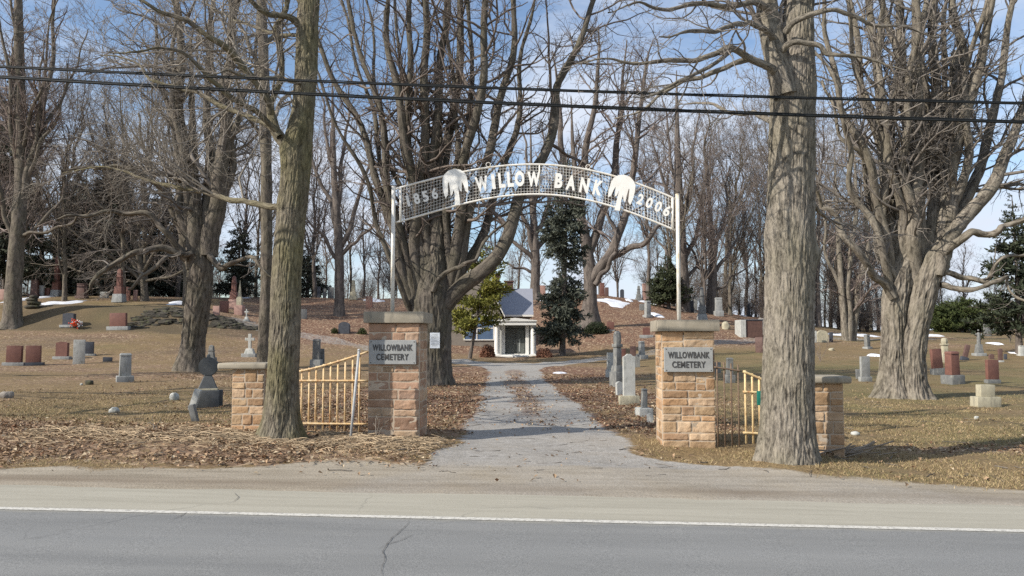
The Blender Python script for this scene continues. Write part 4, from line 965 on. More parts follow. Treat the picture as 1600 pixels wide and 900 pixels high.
for (u0, u1, y0, y1, cnt, side) in ((-40, 300, 92, 118, 14, 'behind the dark evergreens at the left'), (300, 620, 96, 126, 12, 'along the ridge beyond the left pillar'), (1015, 1250, 96, 124, 16, 'on the hill right of the sign'), (1250, 1450, 92, 122, 16, 'beyond the right lawn'), (1445, 1640, 118, 128, 6, 'behind the bushy cedars')):
    for q in range(cnt):
        u = u0 + (u1 - u0) * (q + _r.uniform(.1, .9)) / cnt; yy = _r.uniform(y0, y1); x_ = (u - 800) / F * yy; loc = (x_, yy, float(H(x_, yy))); s_ = _r.uniform(.7, 1.25); rz = _r.uniform(0, 6.28)
        if k_ < 2: o = brush[k_]; o.location = loc; o.scale = (s_,) * 3; o.rotation_euler = (0, 0, rz)
        else: o = dup(brush[k_ % 2], loc, rz, s_)
        k_ += 1; tag(o, 'one of many alike bare brown thickets ' + side, 'thicket', 'bare thickets ' + side)
# street trees further along the verge, whose shadows cross the left lawn
for (wx, wy, ws, wk) in ((-12.6, 13.4, .8, 1), (-17.5, 19, .9, 4), (-24, 30, 1.0, 1)):
    o = dup(protos[wk], (wx, wy, float(H(wx, wy)) - .1), wx, ws); tag(o, 'bare tree along the verge beyond the left end of the view', 'tree', 'trees along the verge')

# ------------------------------------------------------------------ evergreens and shrubs
def conifer(label, cat, px, py, top, prof, seed, cols, nb, tuft, dens, start=.08, droop=.25, up=.0, trunk_r=.16, name='spruce_tree', group=None, Y0=None, sparse=0.0, bark='bark_far', lean=0.0, skew=None):
    """prof(t): branch length in metres at height fraction t"""
    rng = np.random.default_rng(seed)
    b = ground_at(px, py) if Y0 is None else P(px, py, Y0)
    b[2] = float(H(b[0], b[1])); Y0 = b[1]
    h = P(px, top, Y0)[2] - b[2]
    root = thing(name, label, cat, b, 0, group)
    n = 14; t = np.linspace(0, 1, n)
    tp = np.stack([lean * t * h + .05 * np.sin(t * 5 + seed), .04 * np.sin(t * 7), t * h - .2], 1); tr = trunk_r * (1 - .93 * t) + .01
    m = MB(); R = bark_trunk(tp, tr, 14, 60, .012, .1, .5, seed, .25, .4); m.add(R[0], R[1], None, R[2], R[3])
    tt = start + (1 - start) * np.sort(rng.random(nb)); az = rng.random(nb) * 2 * np.pi
    keep = vn(tt * 7, np.cos(az) * 1.2, np.sin(az) * 1.2, seed) > (-1 + 2 * sparse * .5)
    tt, az = tt[keep], az[keep]
    L = np.array([prof(q) for q in tt]) * rng.uniform(.62, 1.12, len(tt))
    if skew is not None: L = L * np.array([skew(q, c) for q, c in zip(tt, az)])
    L = np.maximum(L, .12)
    s = np.linspace(0, 1, 7)
    d = np.stack([np.cos(az), np.sin(az)], 1)
    bp = np.empty((len(tt), 7, 3)); z0 = np.interp(tt, t, tp[:, 2])
    bp[..., :2] = (tp[np.minimum((tt * (n - 1)).astype(int), n - 1), :2])[:, None] + d[:, None] * (L[:, None] * s[None])[..., None]
    dr = droop * rng.uniform(.5, 1.5, len(tt)) * (1 - .6 * tt)
    bp[..., 2] = z0[:, None] + L[:, None] * (up * s[None] - dr[:, None] * s[None] ** 1.3 + .45 * dr[:, None] * s[None] ** 3.5)
    m.tubes(bp, np.maximum(.012, .02 * L[:, None] * (1 - .85 * s[None])), 4, np.full((len(tt), 3), 1.0)); m.build('trunk', M[bark], root)
    # sprays along each bough: side shoots carrying tufts of needles
    cnt = np.maximum(3, (L * dens).astype(int)); idx = np.repeat(np.arange(len(tt)), cnt); mN = len(idx)
    f = .12 + .88 * rng.random(mN) ** .8; fi = np.minimum((f * 6).astype(int), 5); w = (f * 6 - fi)[:, None]
    pos = bp[idx, fi] * (1 - w) + bp[idx, fi + 1] * w
    bt = nrm(bp[idx, fi + 1] - bp[idx, fi]); side = nrm(np.cross(bt, np.array([0, 0, 1.]))) * rng.choice([-1, 1], mN)[:, None]
    sd_ = nrm(bt * rng.uniform(.2, 1, (mN, 1)) + side * rng.uniform(.0, 1.0, (mN, 1)) + np.array([0, 0, 1.]) * rng.normal(-.15 if up <= 0 else .35, .35, (mN, 1)))
    sl = tuft * rng.uniform(.6, 1.5, mN) * (.6 + .7 * (1 - f)) * np.clip(L[idx] / 1.2, .45, 1.25)
    c0 = np.array(cols); tone = (.5 + .5 * vn(pos[:, 0] * 1.3, pos[:, 1] * 1.3, pos[:, 2] * 1.3, seed + 5)) * .6 + .4 * rng.random(mN)
    base_c = c0[0] * (1 - tone[:, None]) + c0[1] * tone[:, None]
    m3 = MB()
    for q in range(7):
        o_ = pos + sd_ * (sl * q / 7 * .8)[:, None]
        r = nrm(sd_ * .75 + rng.normal(0, .55, (mN, 3)))
        ln = (sl * .5 * rng.uniform(.6, 1.2, mN))[:, None]; wd = nrm(np.cross(r, rng.normal(size=(mN, 3)))) * ln * .17
        V = np.stack([o_ - r * ln * .15, o_ + r * ln * .45 + wd, o_ + r * ln, o_ + r * ln * .45 - wd], 1).reshape(-1, 3)
        m3.add(V, np.arange(mN * 4).reshape(-1, 4), None, np.repeat(base_c * rng.uniform(.75, 1.2, (mN, 1)), 4, 0))
    m3.build('crown', M['needle'], root, smooth=False)
    return root

def two_lobe(q):
    return np.interp(q, [0, .12, .2, .3, .42, .50, .62, .74, .88, 1], [.9, 1.45, 1.75, 1.55, 1.05, 1.2, 1.65, 1.35, .85, .15])
conifer('sparse drooping blue-green spruce leaning beside the mausoleum', 'tree', 880, 557, 236, two_lobe, 61, [(.038, .045, .034), (.14, .152, .115)], 300, .44, 16, .10, .6, 0, .2, sparse=.4, lean=.02, Y0=52.5)
conifer('young yellow-green cedar in front of the slate roofed house', 'tree', 734, 553, 372, lambda q: np.interp(q, [0, .2, .35, .55, .8, 1], [.9, 1.75, 2.2, 2.0, 1.35, .25]), 62, [(.075, .095, .022), (.31, .285, .06)], 105, .40, 14, .18, .02, .25, .11, 'cedar_tree', Y0=50.5, sparse=.75, lean=.15)
dk = [(.036, .041, .031), (.10, .107, .078)]
conifer('dark wide evergreen at the far left behind the bank', 'tree', 12, 480, 120, lambda q: 4.2 * (1 - q) ** .8 + .4, 63, [(.03, .037, .025), (.095, .105, .07)], 300, .75, 9, .12, .25, 0, .3, 'evergreen_tree', Y0=76, sparse=.6)
conifer('dark evergreen behind the tall red obelisk on the bank', 'tree', 118, 470, 265, lambda q: 4.0 * (1 - q) ** .75 + .3, 64, dk, 280, .7, 10, .06, .2, 0, .28, 'evergreen_tree', Y0=84, sparse=.5)
conifer('darkest broad evergreen right of the brown granite column on the bank', 'tree', 172, 470, 250, lambda q: 4.3 * (1 - q) ** .7 + .3, 65, dk, 300, .75, 10, .05, .2, 0, .3, 'evergreen_tree', Y0=80, sparse=.45)
conifer('dark evergreen directly left of the leaning lawn tree', 'tree', 246, 470, 285, lambda q: 3.6 * (1 - q) ** .75 + .3, 66, dk, 260, .7, 10, .08, .2, 0, .28, 'evergreen_tree', Y0=86, sparse=.55)
conifer('thin evergreen seen between the leaning lawn tree and the street tree', 'tree', 372, 470, 340, lambda q: 3.0 * (1 - q) ** .75 + .3, 67, dk, 130, .6, 7, .1, .2, 0, .25, 'evergreen_tree', Y0=92, sparse=.4)
conifer('tall evergreen half hidden by the tall pole-like trunk', 'tree', 480, 470, 370, lambda q: 2.8 * (1 - q) ** .75 + .3, 68, dk, 110, .6, 7, .1, .2, 0, .25, 'evergreen_tree', Y0=96, sparse=.4)
conifer('dark spruce with open layered boughs at the right edge', 'tree', 1592, 536, 300, lambda q: 3.4 * (1 - q) ** .9 + .2, 69, [(.018, .026, .016), (.07, .082, .045)], 150, .55, 9, .16, .3, .1, .2, Y0=52, sparse=.35)
conifer('soft green pine on the hill just left of the right sign pole', 'tree', 1044, 492, 398, lambda q: np.interp(q, [0, .2, .5, 1], [1.9, 2.5, 1.9, .3]), 70, [(.025, .035, .018), (.075, .085, .04)], 120, .6, 8, .1, .05, .15, .2, 'pine_tree', Y0=84, sparse=.3)
for k, (bx, top, wd_, lab) in enumerate(((1476, 470, 2.2, 'dark green bushy cedar next to the twisted double trunk'), (1503, 461, 2.6, 'tallest bushy cedar of the row behind the right lawn'), (1534, 472, 2.0, 'yellowish bushy cedar right of its row behind the right lawn'))):
    conifer(lab, 'tree', bx, 519, top, lambda q, w_=wd_: w_ * (1 - q ** 2.2) + .25, 71 + k, [(.025, .04, .014), (.095, .115, .035)] if k < 2 else [(.05, .06, .018), (.14, .14, .045)], 120, .5, 10, .02, -.1, .25, .15, 'cedar_bush', 'bushy cedars behind the right lawn', sparse=.1)

def leafy_shrub(name, label, cat, px, py, wpx, hpx, cols, seed, n=2600, leaf=.09, Y0=None):
    rng = np.random.default_rng(seed); b = ground_at(px, py) if Y0 is None else P(px, py, Y0); b[2] = float(H(b[0], b[1])); sc = b[1] / F
    w, h = wpx * sc / 2, hpx * sc
    root = thing(name, label, cat, b)
    st = MB(); k = 40
    dirs = nrm(np.stack([rng.normal(size=k) * .8, rng.normal(size=k) * .8, np.abs(rng.normal(size=k)) + .25], 1))
    e = dirs * np.array([w, w * .8, h]) * rng.uniform(.7, 1.0, (k, 1)); s = np.linspace(0, 1, 5)[None, :, None]
    st.tubes(e[:, None] * s + np.array([0, 0, .05]) + .03 * rng.normal(size=(k, 5, 3)) * s, np.full((k, 5), .008), 3, np.full((k, 3), .9)); st.build('stems', M['twig_brown'], root)
    d = nrm(rng.normal(size=(n, 3))); d[:, 2] = np.abs(d[:, 2]); rr = rng.random(n) ** .35 * (1 + .18 * vn(d[:, 0] * 2.3, d[:, 1] * 2.3, d[:, 2] * 2.3, seed))
    p = d * rr[:, None] * np.array([w, w * .8, h]); a = nrm(rng.normal(size=(n, 3)) + d * .6); c = nrm(np.cross(a, rng.normal(size=(n, 3))))
    L = leaf * rng.uniform(.6, 1.4, (n, 1))
    V = np.stack([p - a * L * .5, p + c * L * .28, p + a * L * .5, p - c * L * .28], 1).reshape(-1, 3)
    tone = rng.random((n, 1)); col = np.array(cols[0]) * (1 - tone) + np.array(cols[1]) * tone
    mm = MB(); mm.add(V, np.arange(n * 4).reshape(-1, 4), None, np.repeat(col, 4, 0)); mm.build('foliage', M['needle'], root, smooth=False)
rd = [(.14, .065, .04), (.33, .165, .105)]
leafy_shrub('round_shrub', 'rusty red clipped shrub left of the mausoleum', 'shrub', 762, 558, 25, 18, rd, 81, 2600, .09)
leafy_shrub('round_shrub', 'rusty red low shrub right of the mausoleum', 'shrub', 850, 559, 26, 15, rd, 82, 2400, .09)
leafy_shrub('evergreen_hedge', 'low dark green hedge at the foot of the hill behind the spruce', 'hedge', 932, 521, 40, 19, [(.012, .02, .009), (.04, .052, .022)], 83, 4200, .1)
leafy_shrub('evergreen_shrub', 'small dark green shrub left of the dark boulder at the foot of the leafy slope', 'shrub', 523, 521, 12, 9, [(.03, .04, .015), (.09, .10, .035)], 84, 900, .08)
leafy_shrub('evergreen_shrub', 'small dark green shrub right of the dark boulder beside the left pillar', 'shrub', 566, 522, 16, 10, [(.03, .045, .015), (.09, .11, .035)], 85, 900, .08)

def twig_shrub(label, px, py, wpx, hpx, seed, n=14, mat='twig_grey', r=.008, Y0=None, per=6.0, name='twiggy_shrub'):
    rng = np.random.default_rng(seed); b = ground_at(px, py) if Y0 is None else P(px, py, Y0); b[2] = float(H(b[0], b[1])) - .03; sc = b[1] / F
    w, h = wpx * sc / 2, hpx * sc
    root = thing(name, label, 'shrub', b)
    th = rng.random(n) * 6.28; e = np.stack([np.cos(th) * w * rng.uniform(.2, 1, n), np.sin(th) * w * rng.uniform(.2, 1, n), h * rng.uniform(.6, 1.05, n)], 1)
    s = np.linspace(0, 1, 7)[None, :, None]
    PP = e[:, None] * np.concatenate([s ** 1.3, s ** 1.3, s], 2) + .04 * h * rng.normal(size=(n, 7, 3)) * s
    PR = np.tile(r * (1 - .6 * s[..., 0]), (n, 1)); m = MB(); m.tubes(PP, PR, 5, np.ones((n, 3))); m.build('stems', M[mat], root)
    c = MB(); twigs([c], PP, PR, rng, [dict(per=per / max(h, .3), cap=9, t0=.25, ang=(38, 12), ratio=(.25, .55), n=5, wig=.16, up=.04, rmin=r * .45, k=3), dict(cnt=3, t0=.2, ang=(40, 12), ratio=(.3, .6), n=4, wig=.2, up=.02, rmin=r * .35, k=3)])
    if c.n: c.build('twigs', M[mat], root)
twig_shrub('bare forked sapling in front of the left pillar base', 587, 690, 62, 48, 91, 3, 'twig_pale', .008, 12.2, 3.0)
twig_shrub('pale forked twig standing in the leaves of the left lawn', 243, 675, 26, 40, 92, 2, 'twig_pale', .009, None, 1.0)
twig_shrub('grey twiggy shrub on the leafy slope left of the centre tree', 590, 520, 90, 62, 93, 26, 'twig_red', .018, None, 8)
twig_shrub('brown twiggy brush beside the right lawn wood behind the thick street tree', 1210, 512, 70, 45, 94, 26, 'twig_red', .018, None, 8)
twig_shrub('thin twiggy shrub among the stones left of the twisted tree', 1282, 565, 50, 42, 95, 6, 'twig_red', .012, None, 4)
twig_shrub('bare bushy shrub in front of the spruce at the right edge', 1578, 535, 60, 62, 96, 18, 'twig_grey', .016, None, 7)

# ------------------------------------------------------------------ gate: pillars, piers, fences, arch
GA = math.radians(-3.0)                                   # the gate line is turned like the road
def stonework(m, w, d, h, seed, palette, rows=(.085, .215), th=.09, wid=(.14, .50)):
    """rock-faced ashlar around a mortar core; origin at the base centre"""
    rng = np.random.default_rng(seed); pal = np.array(palette)
    for face in range(4):
        fw = w if face % 2 == 0 else d - 2 * th; half = (d if face % 2 == 0 else w) / 2
        ang = face * math.pi / 2; rect = []
        def cut(x0, z0, bw, bh):
            tall, wide = bh > rows[1], bw > wid[1]
            if not tall and not wide and (bh < rows[0] * 1.6 or rng.random() < .72) and bw / bh < 4.2: rect.append((x0, z0, bw, bh)); return
            if (tall and bh > bw * .42) or (bh > rows[0] * 2.1 and bw / bh < 1.5 and not wide):
                s_ = bh * rng.uniform(.36, .64); cut(x0, z0, bw, s_); cut(x0, z0 + s_, bw, bh - s_)
            elif bw > 2 * wid[0]:
                s_ = max(wid[0], min(bw - wid[0], bw * rng.uniform(.34, .66))); cut(x0, z0, s_, bh); cut(x0 + s_, z0, bw - s_, bh)
            else: rect.append((x0, z0, bw, bh))
        zz = 0.0
        while zz < h - .01:
            b_ = rng.uniform(.22, .44)
            if h - zz - b_ < .16: b_ = h - zz
            cut(-fw / 2, zz, fw, b_); zz += b_
        for (x0, z0, bw, bh) in rect:
            nx, nz = max(8, int(bw / .014)), max(8, int(bh / .014)); g_ = .0035
            a, b = np.meshgrid(np.linspace(0, 1, nx + 1), np.linspace(0, 1, nz + 1), indexing='ij')
            px_ = x0 + g_ + (bw - 2 * g_) * a; pz_ = z0 + g_ + (bh - 2 * g_) * b; s_ = int(rng.integers(1e6))
            e = np.minimum(np.minimum(a, 1 - a) * bw, np.minimum(b, 1 - b) * bh)
            out = -.010 + .010 * sstep(0, .005, e) + sstep(0, .009, e) * (.001 + .016 * fbm(px_ * 12, pz_ * 15, s_ * .01, s_ % 977, 4) + rng.uniform(-.004, .006))
            px_ = px_ + .004 * vn(pz_ * 14, px_ * 14, 0, s_ % 311)
            V = np.stack([px_, -half - out, pz_], -1).reshape(-1, 3)
            ca, sa = math.cos(ang), math.sin(ang); V = np.stack([V[:, 0] * ca - V[:, 1] * sa, V[:, 0] * sa + V[:, 1] * ca, V[:, 2]], 1)
            i = (np.arange(nx)[:, None] * (nz + 1) + np.arange(nz)[None]).ravel()
            c = pal[rng.integers(len(pal))] * rng.uniform(.72, 1.15); tone = 1 + .16 * fbm(px_ * 5, pz_ * 8, 0, s_ % 733, 3).reshape(-1, 1)
            m.add(V, np.stack([i, i + nz + 1, i + nz + 2, i + 1], 1), None, c * tone)
    return m
SAND = [(.48, .325, .19), (.52, .37, .225), (.43, .28, .165), (.50, .36, .235), (.38, .255, .16), (.54, .40, .265), (.47, .305, .175)]
PINK = [(.44, .29, .195), (.47, .32, .22), (.40, .26, .18), (.50, .375, .255), (.37, .25, .18), (.47, .335, .23), (.43, .31, .225)]

def pillar(px, Y, base_z, top_z, seed, pal, label):
    c = P(px, 600, Y); loc = (c[0], Y, base_z); h = top_z - base_z - .18
    root = thing('gate_pillar', label, 'pillar', (loc[0] + .4 * math.sin(-GA), loc[1] + .4, base_z - .06), GA)
    m = MB(); m.box((0, 0, h / 2), (.789, .789, h), col=(1, 1, 1)); m.build('mortar_core', M['mortar'], root, smooth=False)
    m = MB(); stonework(m, .80, .80, h + .06, seed, pal); m.build('stonework', M['stone'], root, sharp=50)
    m = MB(); m.box((0, 0, h + .06 + .088), (.94, .94, .175), bev=.016, seg=2); m.build('cap', M['concrete'], root, smooth=True, sharp=40)
    return root, h
pl, hl = pillar(615, 12.42, .03, 2.03, 201, PINK, 'pinkish stone gate pillar with grey plaque half shaded by a street tree')
pr, hr = pillar(1076, 12.22, -.04, 1.90, 207, SAND, 'tan sunlit stone gate pillar with grey plaque on the right of the drive')

def plaque(root, cx, cz):
    w, hh = .735, .375
    m = MB(); m.box((cx, -.448, cz), (w, .028, hh), bev=.006); pq = m.build('plaque', M['plaque'], root, smooth=False)
    R = Matrix.Rotation(math.pi / 2, 4, 'X')
    m = MB()
    for body, dz, tw in (('WILLOWBANK', .072, .62), ('CEMETERY', -.072, .50)):
        V, q, t = text_mesh(body, .132, .004, .003, Matrix.Translation((cx, -.465, cz + dz)) @ R, tw); m.add(V, q, t)
    m.build('lettering', M['letter_dark'], pq, smooth=False)
    m = MB()
    for sx in (-1, 1):
        for sz in (-1, 1): m.tube([(cx + sx * .335, -.459, cz + sz * .16), (cx + sx * .335, -.467, cz + sz * .16)], .008, 8)
    m.build('bolts', M['letter_dark'], pq, smooth=False)
plaque(pl, -.01, 1.43); plaque(pr, -.005, 1.39)

def pier(px, Y, top_py, seed, label, pal, dz, cap_l, cap_r):
    c = P(px, 600, Y); bz = float(H(c[0], Y)) - .05
    tz = P(px, top_py, Y)[2]
    root = thing('stone_pier', label, 'pier', (c[0], Y + .28, bz), GA)
    h = tz - bz - .085
    m = MB(); m.box((0, 0, h / 2), (.509, .509, h)); m.build('mortar_core', M['mortar'], root, smooth=False)
    m = MB(); stonework(m, .52, .52, h, seed, pal, wid=(.11, .36), th=.07); m.build('stonework', M['stone'], root, sharp=50)
    m = MB(); m.box(((cap_r - cap_l) / 2, 0, h + .052), (.52 + cap_l + cap_r, .66, .10), bev=.035, seg=3); m.build('cap', M['concrete'], root, sharp=60)
    return root
pier(388, 12.75, 569, 211, 'short tan stone pier with flat cap left of the greenish street tree', SAND, 0, .22, .06)
pier(1291, 11.42, 590, 213, 'short tan stone pier with rounded cap behind the thick street tree', SAND, 0, .06, .10)

# fences between pillars and piers
def fence(name, label, xs_, Y, top_fn, bot_fn, rails, mat, rr=.0165, over=.025, extra_cap=None):
    x0 = P(xs_[0], 600, Y)[0]; b = (x0, Y, float(H(x0, Y)))
    root = thing(name, label, 'fence', b)
    for k, px in enumerate(xs_):
        p0 = P(px, bot_fn(px), Y); p1 = P(px, top_fn(px) - over * F / Y, Y); p0[0] = p1[0]
        m = MB(); mid = (p0 + p1) / 2 + np.array([0, 0, 0]); m.tube([p0, mid + [.003 * math.sin(k * 2.1), .004 * math.cos(k), 0], p1], rr, 8)
        m.build('bar', M[mat], root, off=b)
    for fn, a, e in rails:
        m = MB(); q = np.linspace(a, e, 14); m.tube([P(u, fn(u), Y - .018) for u in q], rr * 1.05, 8); m.build('rail', M[mat], root, off=b)
    return root
ltop = lambda u: 581 - 31 * max(0.0, (u - 462) / 112.0) ** 1.25
fence('iron_fence', 'rusty yellow iron bar fence rising to the left pillar', [472, 483.5, 494.5, 506, 517, 528.5, 540, 551.5, 562.5], 12.75, ltop, lambda u: 678, [(ltop, 464, 575), (lambda u: 595 + 0 * u, 464, 575), (lambda u: 662 + .01 * u - 5, 466, 574)], 'rust_yellow')
rtop = lambda u: 563 + 30 * ((u - 1120) / 72.0)
fence('iron_fence', 'dull rusty bar section beside the right pillar', [1120, 1131, 1142, 1153], 12.15, lambda u: 566 + .2 * (u - 1120), lambda u: 698, [(lambda u: 574 + .15 * (u - 1120), 1116, 1158)], 'old_iron', .012)
yf = fence('iron_fence', 'cream painted bar section between right pillar and thick street tree', [1164, 1175, 1186, 1197, 1208], 11.95, rtop, lambda u: 693, [(rtop, 1161, 1222), (lambda u: 612 + .05 * (u - 1160), 1161, 1222), (lambda u: 676 + .05 * (u - 1160), 1161, 1222)], 'cream_iron')
c = P(1186.5, 622, 11.90)
m = MB(); m.box((0, 0, 0), (.075, .02, .21), bev=.009, seg=2)
o = m.build('hanging_tag', M['green_tag'], loc=c, sharp=40); tag(o, 'small green plastic tag hung on the cream bar fence', 'tag')
# leaning steel post by the yellow fence
p0, p1 = P(547, 694, 11.85), P(561, 547, 11.95)
root = thing('leaning_post', 'thin grey steel post leaning in front of the yellow fence', 'post', p0)
m = MB(); m.tube([p0 - (p1 - p0) * .05, p1], .020, 8); m.build('shaft', M['galv'], root, off=p0)
m = MB(); m.tube([p1 - (p1 - p0) * .01, p1 + (p1 - p0) * .012], .023, 8); m.build('end_cap', M['galv'], root, off=p0)

# arch sign
def SY(px): return 12.86 - (px - 615) / 445 * .23          # the sign's plane
def SP(px, py): return P(px, py, SY(px))
top_px = np.array([[615, 296], [650, 286], [695, 275], [740, 265.5], [790, 259], [835, 257], [880, 259], [920, 265.5], [975, 280], [1020, 296], [1057, 311.5]])
bot_px = np.array([[615, 349], [650, 338], [695, 326], [740, 315], [790, 306.5], [835, 303.5], [880, 305.5], [920, 312.5], [975, 329], [1020, 345], [1057, 360.5]])
TF = lambda u: float(spl(top_px, u)); BF = lambda u: float(spl(bot_px, u))
def spl(T, u): return np.polyval(np.polyfit((T[:, 0] - 835) / 220, T[:, 1], 4), (u - 835) / 220)
ab = SP(835, 600); ab[2] = 1.9
root = thing('arch_sign', 'white arched mesh cemetery sign on two poles over the drive', 'sign', ab)
capL, capR = .03 - .06 + hl + .06 + .175, -.04 - .06 + hr + .06 + .175
for px0, pxt, pyt, zc in ((614.5, 615, 293, capL), (1058.5, 1058.5, 305, capR)):
    t_ = P(pxt, pyt, SY(px0)); b_ = np.array([t_[0], t_[1], zc])
    m = MB(); m.tube([b_, t_], .032, 16); po = m.build('pole', M['white_paint'], root, off=ab)
    m = MB(); m.tube([t_, t_ + [0, 0, .02]], .034, 16); m.build('pole_cap', M['white_paint'], po, off=ab, smooth=False)
us = np.linspace(618, 1055, 60)
for fn in (TF, BF):
    m = MB(); m.tube([SP(u, fn(u)) for u in us], .0165, 10); m.build('rail', M['white_paint'], root, off=ab)
for u in (626, 1051):
    m = MB(); m.tube([SP(u, TF(u)), SP(u, BF(u))], .020, 10); m.build('end_bar', M['white_paint'], root, off=ab)
m = MB(); m.tube([SP(843, TF(843)), SP(843, BF(843))], .013, 8); m.build('centre_bar', M['white_paint'], root, off=ab)
m = MB()
for u in np.arange(631, 1048, 4.7):
    m.tube([SP(u, TF(u)), SP(u, BF(u))], .0023, 4, cap=False)
for f in np.linspace(0, 1, 11)[1:-1]:
    m.tube([SP(u, TF(u) * (1 - f) + BF(u) * f) for u in np.linspace(626, 1051, 50)], .0023, 4, cap=False)
m.build('wire_mesh', M['white_clean'], root, off=ab)
for u in (763, 919):
    c = SP(u, TF(u) - 4.6); a_ = np.linspace(0, 2 * np.pi, 20)
    m = MB(); m.tube(np.stack([c[0] + .036 * np.cos(a_), c[1] + 0 * a_, c[2] + .036 * np.sin(a_)], 1), .007, 6, cap=False); m.build('ring', M['white_paint'], root, off=ab)
def slope(u): return math.atan2(-(TF(u + 4) - TF(u - 4)), 8)
def letter(ch, u, py, hpx, wpx=None):
    c = SP(u, py) - np.array([0, .034, 0]); sc = SY(u) / F
    Mx = Matrix.Translation(Vector(c)) @ Matrix.Rotation(GA, 4, 'Z') @ Matrix.Rotation(-slope(u), 4, 'Y') @ Matrix.Rotation(math.pi / 2, 4, 'X')
    V, q, t = text_mesh(ch, hpx * sc / .72, .008, .016 if hpx > 20 else .007, Mx, wpx * sc if wpx else None)
    m = MB(); m.add(V - ab, q, t); m.build('letter', M['white_clean'], root, smooth=False)
for ch, u, py, w in (('W', 753, 288, 19), ('I', 771, 284.5, 5), ('L', 784, 282.5, 9.5), ('L', 797.5, 281, 9.5), ('O', 812, 280, 14), ('W', 834, 280.5, 19), ('B', 873, 283, 11.5), ('A', 892, 286, 14), ('N', 913, 290, 13.5), ('K', 934, 294, 13)):
    letter(ch, u, py, 21.8, w * 1.06)
for ch, u, py, w in (('1', 638, 315, 4), ('8', 651.5, 311, 9), ('5', 665, 307.5, 9), ('6', 679.5, 303, 9), ('2', 1000, 312, 9), ('0', 1014, 317.5, 9.5), ('0', 1028, 323.5, 9.5), ('6', 1041.5, 330, 9.5)):
    letter(ch, u, py, 16.2, w * 1.04)
EM = [(640, 240), (665, 200), (710, 160), (780, 145), (840, 160), (890, 200), (908, 250), (918, 330), (915, 420), (885, 395), (868, 330), (850, 290), (845, 400), (825, 390), (808, 330), (815, 430), (825, 548), (765, 548), (768, 430), (758, 370), (740, 430), (722, 445), (718, 380), (708, 290), (696, 300), (692, 430), (665, 468), (645, 400), (636, 320)]
for u, py, sx, rot in ((712.2, 292, 1, 0.04), (970.3, 301, -1, -.16)):
    sc = SY(u) / F / 6.4 * .92; pts = [((a - 780) * sc * sx, -(b - 340) * sc) for a, b in EM]
    if sx < 0: pts = pts[::-1]
    c = SP(u, py) - np.array([0, .045, 0])
    V, q, t = extrude_poly(pts, .012, Matrix.Translation(Vector(c)) @ Matrix.Rotation(GA, 4, 'Z') @ Matrix.Rotation(-rot, 4, 'Y'))
    m = MB(); m.add(V - ab, q, t); o = m.build('willow_emblem', M['white_clean'], root, smooth=False)

# ------------------------------------------------------------------ overhead cables and the poles that carry them
def cable(label, pts, r):
    """pts: px, py at three columns; carried past the frame to the two poles"""
    q = np.array([P(u, v_, 10 - .03 * (u - 800) / 80) for u, v_ in pts]); fz = np.polyfit(q[:, 0], q[:, 2], 2); fy = np.polyfit(q[:, 0], q[:, 1], 1)
    xx = np.linspace(-32, 27, 120); z_ = np.polyval(fz, xx); y_ = np.polyval(fy, xx)
    root = thing('overhead_cable', label, 'cable', (xx[0], y_[0], z_[0]))
    ln = np.stack([xx, y_, z_], 1); m = MB(); m.tube(ln, r, 8); m.build('conductor', M['cable'], root, off=ln[0])
    m = MB(); m.tube(ln + np.array([0, 0, r * 1.45]) + np.stack([0 * xx, .004 * np.sin(xx * 9), .003 * np.sin(xx * 5)], 1), r * .5, 6); m.build('support_wire', M['cable'], root, off=ln[0])
    return ln
l1 = cable('upper of the two black overhead cables crossing in front of the trees', [(0, 104.5), (800, 139.5), (1600, 162)], .0135)
l2 = cable('lower of the two black overhead cables crossing in front of the trees', [(0, 121), (800, 163), (1600, 191.5)], .016)
for e in (0, -1):
    x_, y_ = l1[e][0], l1[e][1] + .16; zt = max(l1[e][2], l2[e][2]) + 1.5; zb = float(H(x_, y_))
    o = thing('utility_pole', 'wooden utility pole carrying the overhead cables', 'pole', (x_, y_, zb), 0, 'utility poles outside the view')
    m = MB(); m.tubes(np.array([[(0, 0, -.3), (0, 0, (zt - zb) / 2), (0, 0, zt - zb)]]), np.array([[.15, .14, .12]]), 14); m.build('shaft', M['pole_wood'], o)

# ------------------------------------------------------------------ mausoleum and house
b = ground_at(805, 558); Ym = b[1]; k = Ym / F
root = thing('mausoleum', 'small white stone mausoleum with four columns and dark double doors', 'mausoleum', b, GA * .3)
W, Hh = 66 * k, 60 * k
m = MB(); m.box((0, .55, .06), (W * 1.02, 1.7, .2), bev=.015); m.box((0, -.42, .05), (W * .62, .3, .12), bev=.01); m.build('base_steps', M['white_stone'], root, smooth=False)
cw = .185; ch = Hh - .20 - .42
for sx in (-1, 1):
    x_ = sx * (W / 2 - cw - .02)
    m = MB(); m.tubes(np.array([[(x_, 0, .16), (x_, 0, .16 + ch * .5), (x_, 0, .16 + ch)]]), np.array([[cw, cw * .985, cw * .93]]), 24)
    m.box((x_, 0, .19), (cw * 2.2, cw * 2.2, .06), bev=.008); m.box((x_, 0, .16 + ch - .03), (cw * 2.2, cw * 2.2, .07), bev=.008); m.build('column', M['white_stone'], root, sharp=40)
    x2 = sx * (W / 2 - .62)
    m = MB(); m.box((x2, .42, .16 + ch / 2), (.24, .24, ch), bev=.01); m.build('pilaster', M['white_stone'], root, smooth=False)
m = MB()
for sx in (-1, 1): m.box((sx * (W / 2 - .28), 1.6, .16 + ch / 2), (.42, 2.0, ch))
m.box((0, 2.5, .16 + ch / 2), (W - .98, .2, ch)); m.build('chamber_wall', M['soffit'], root, smooth=False)
dw = W - 1.42
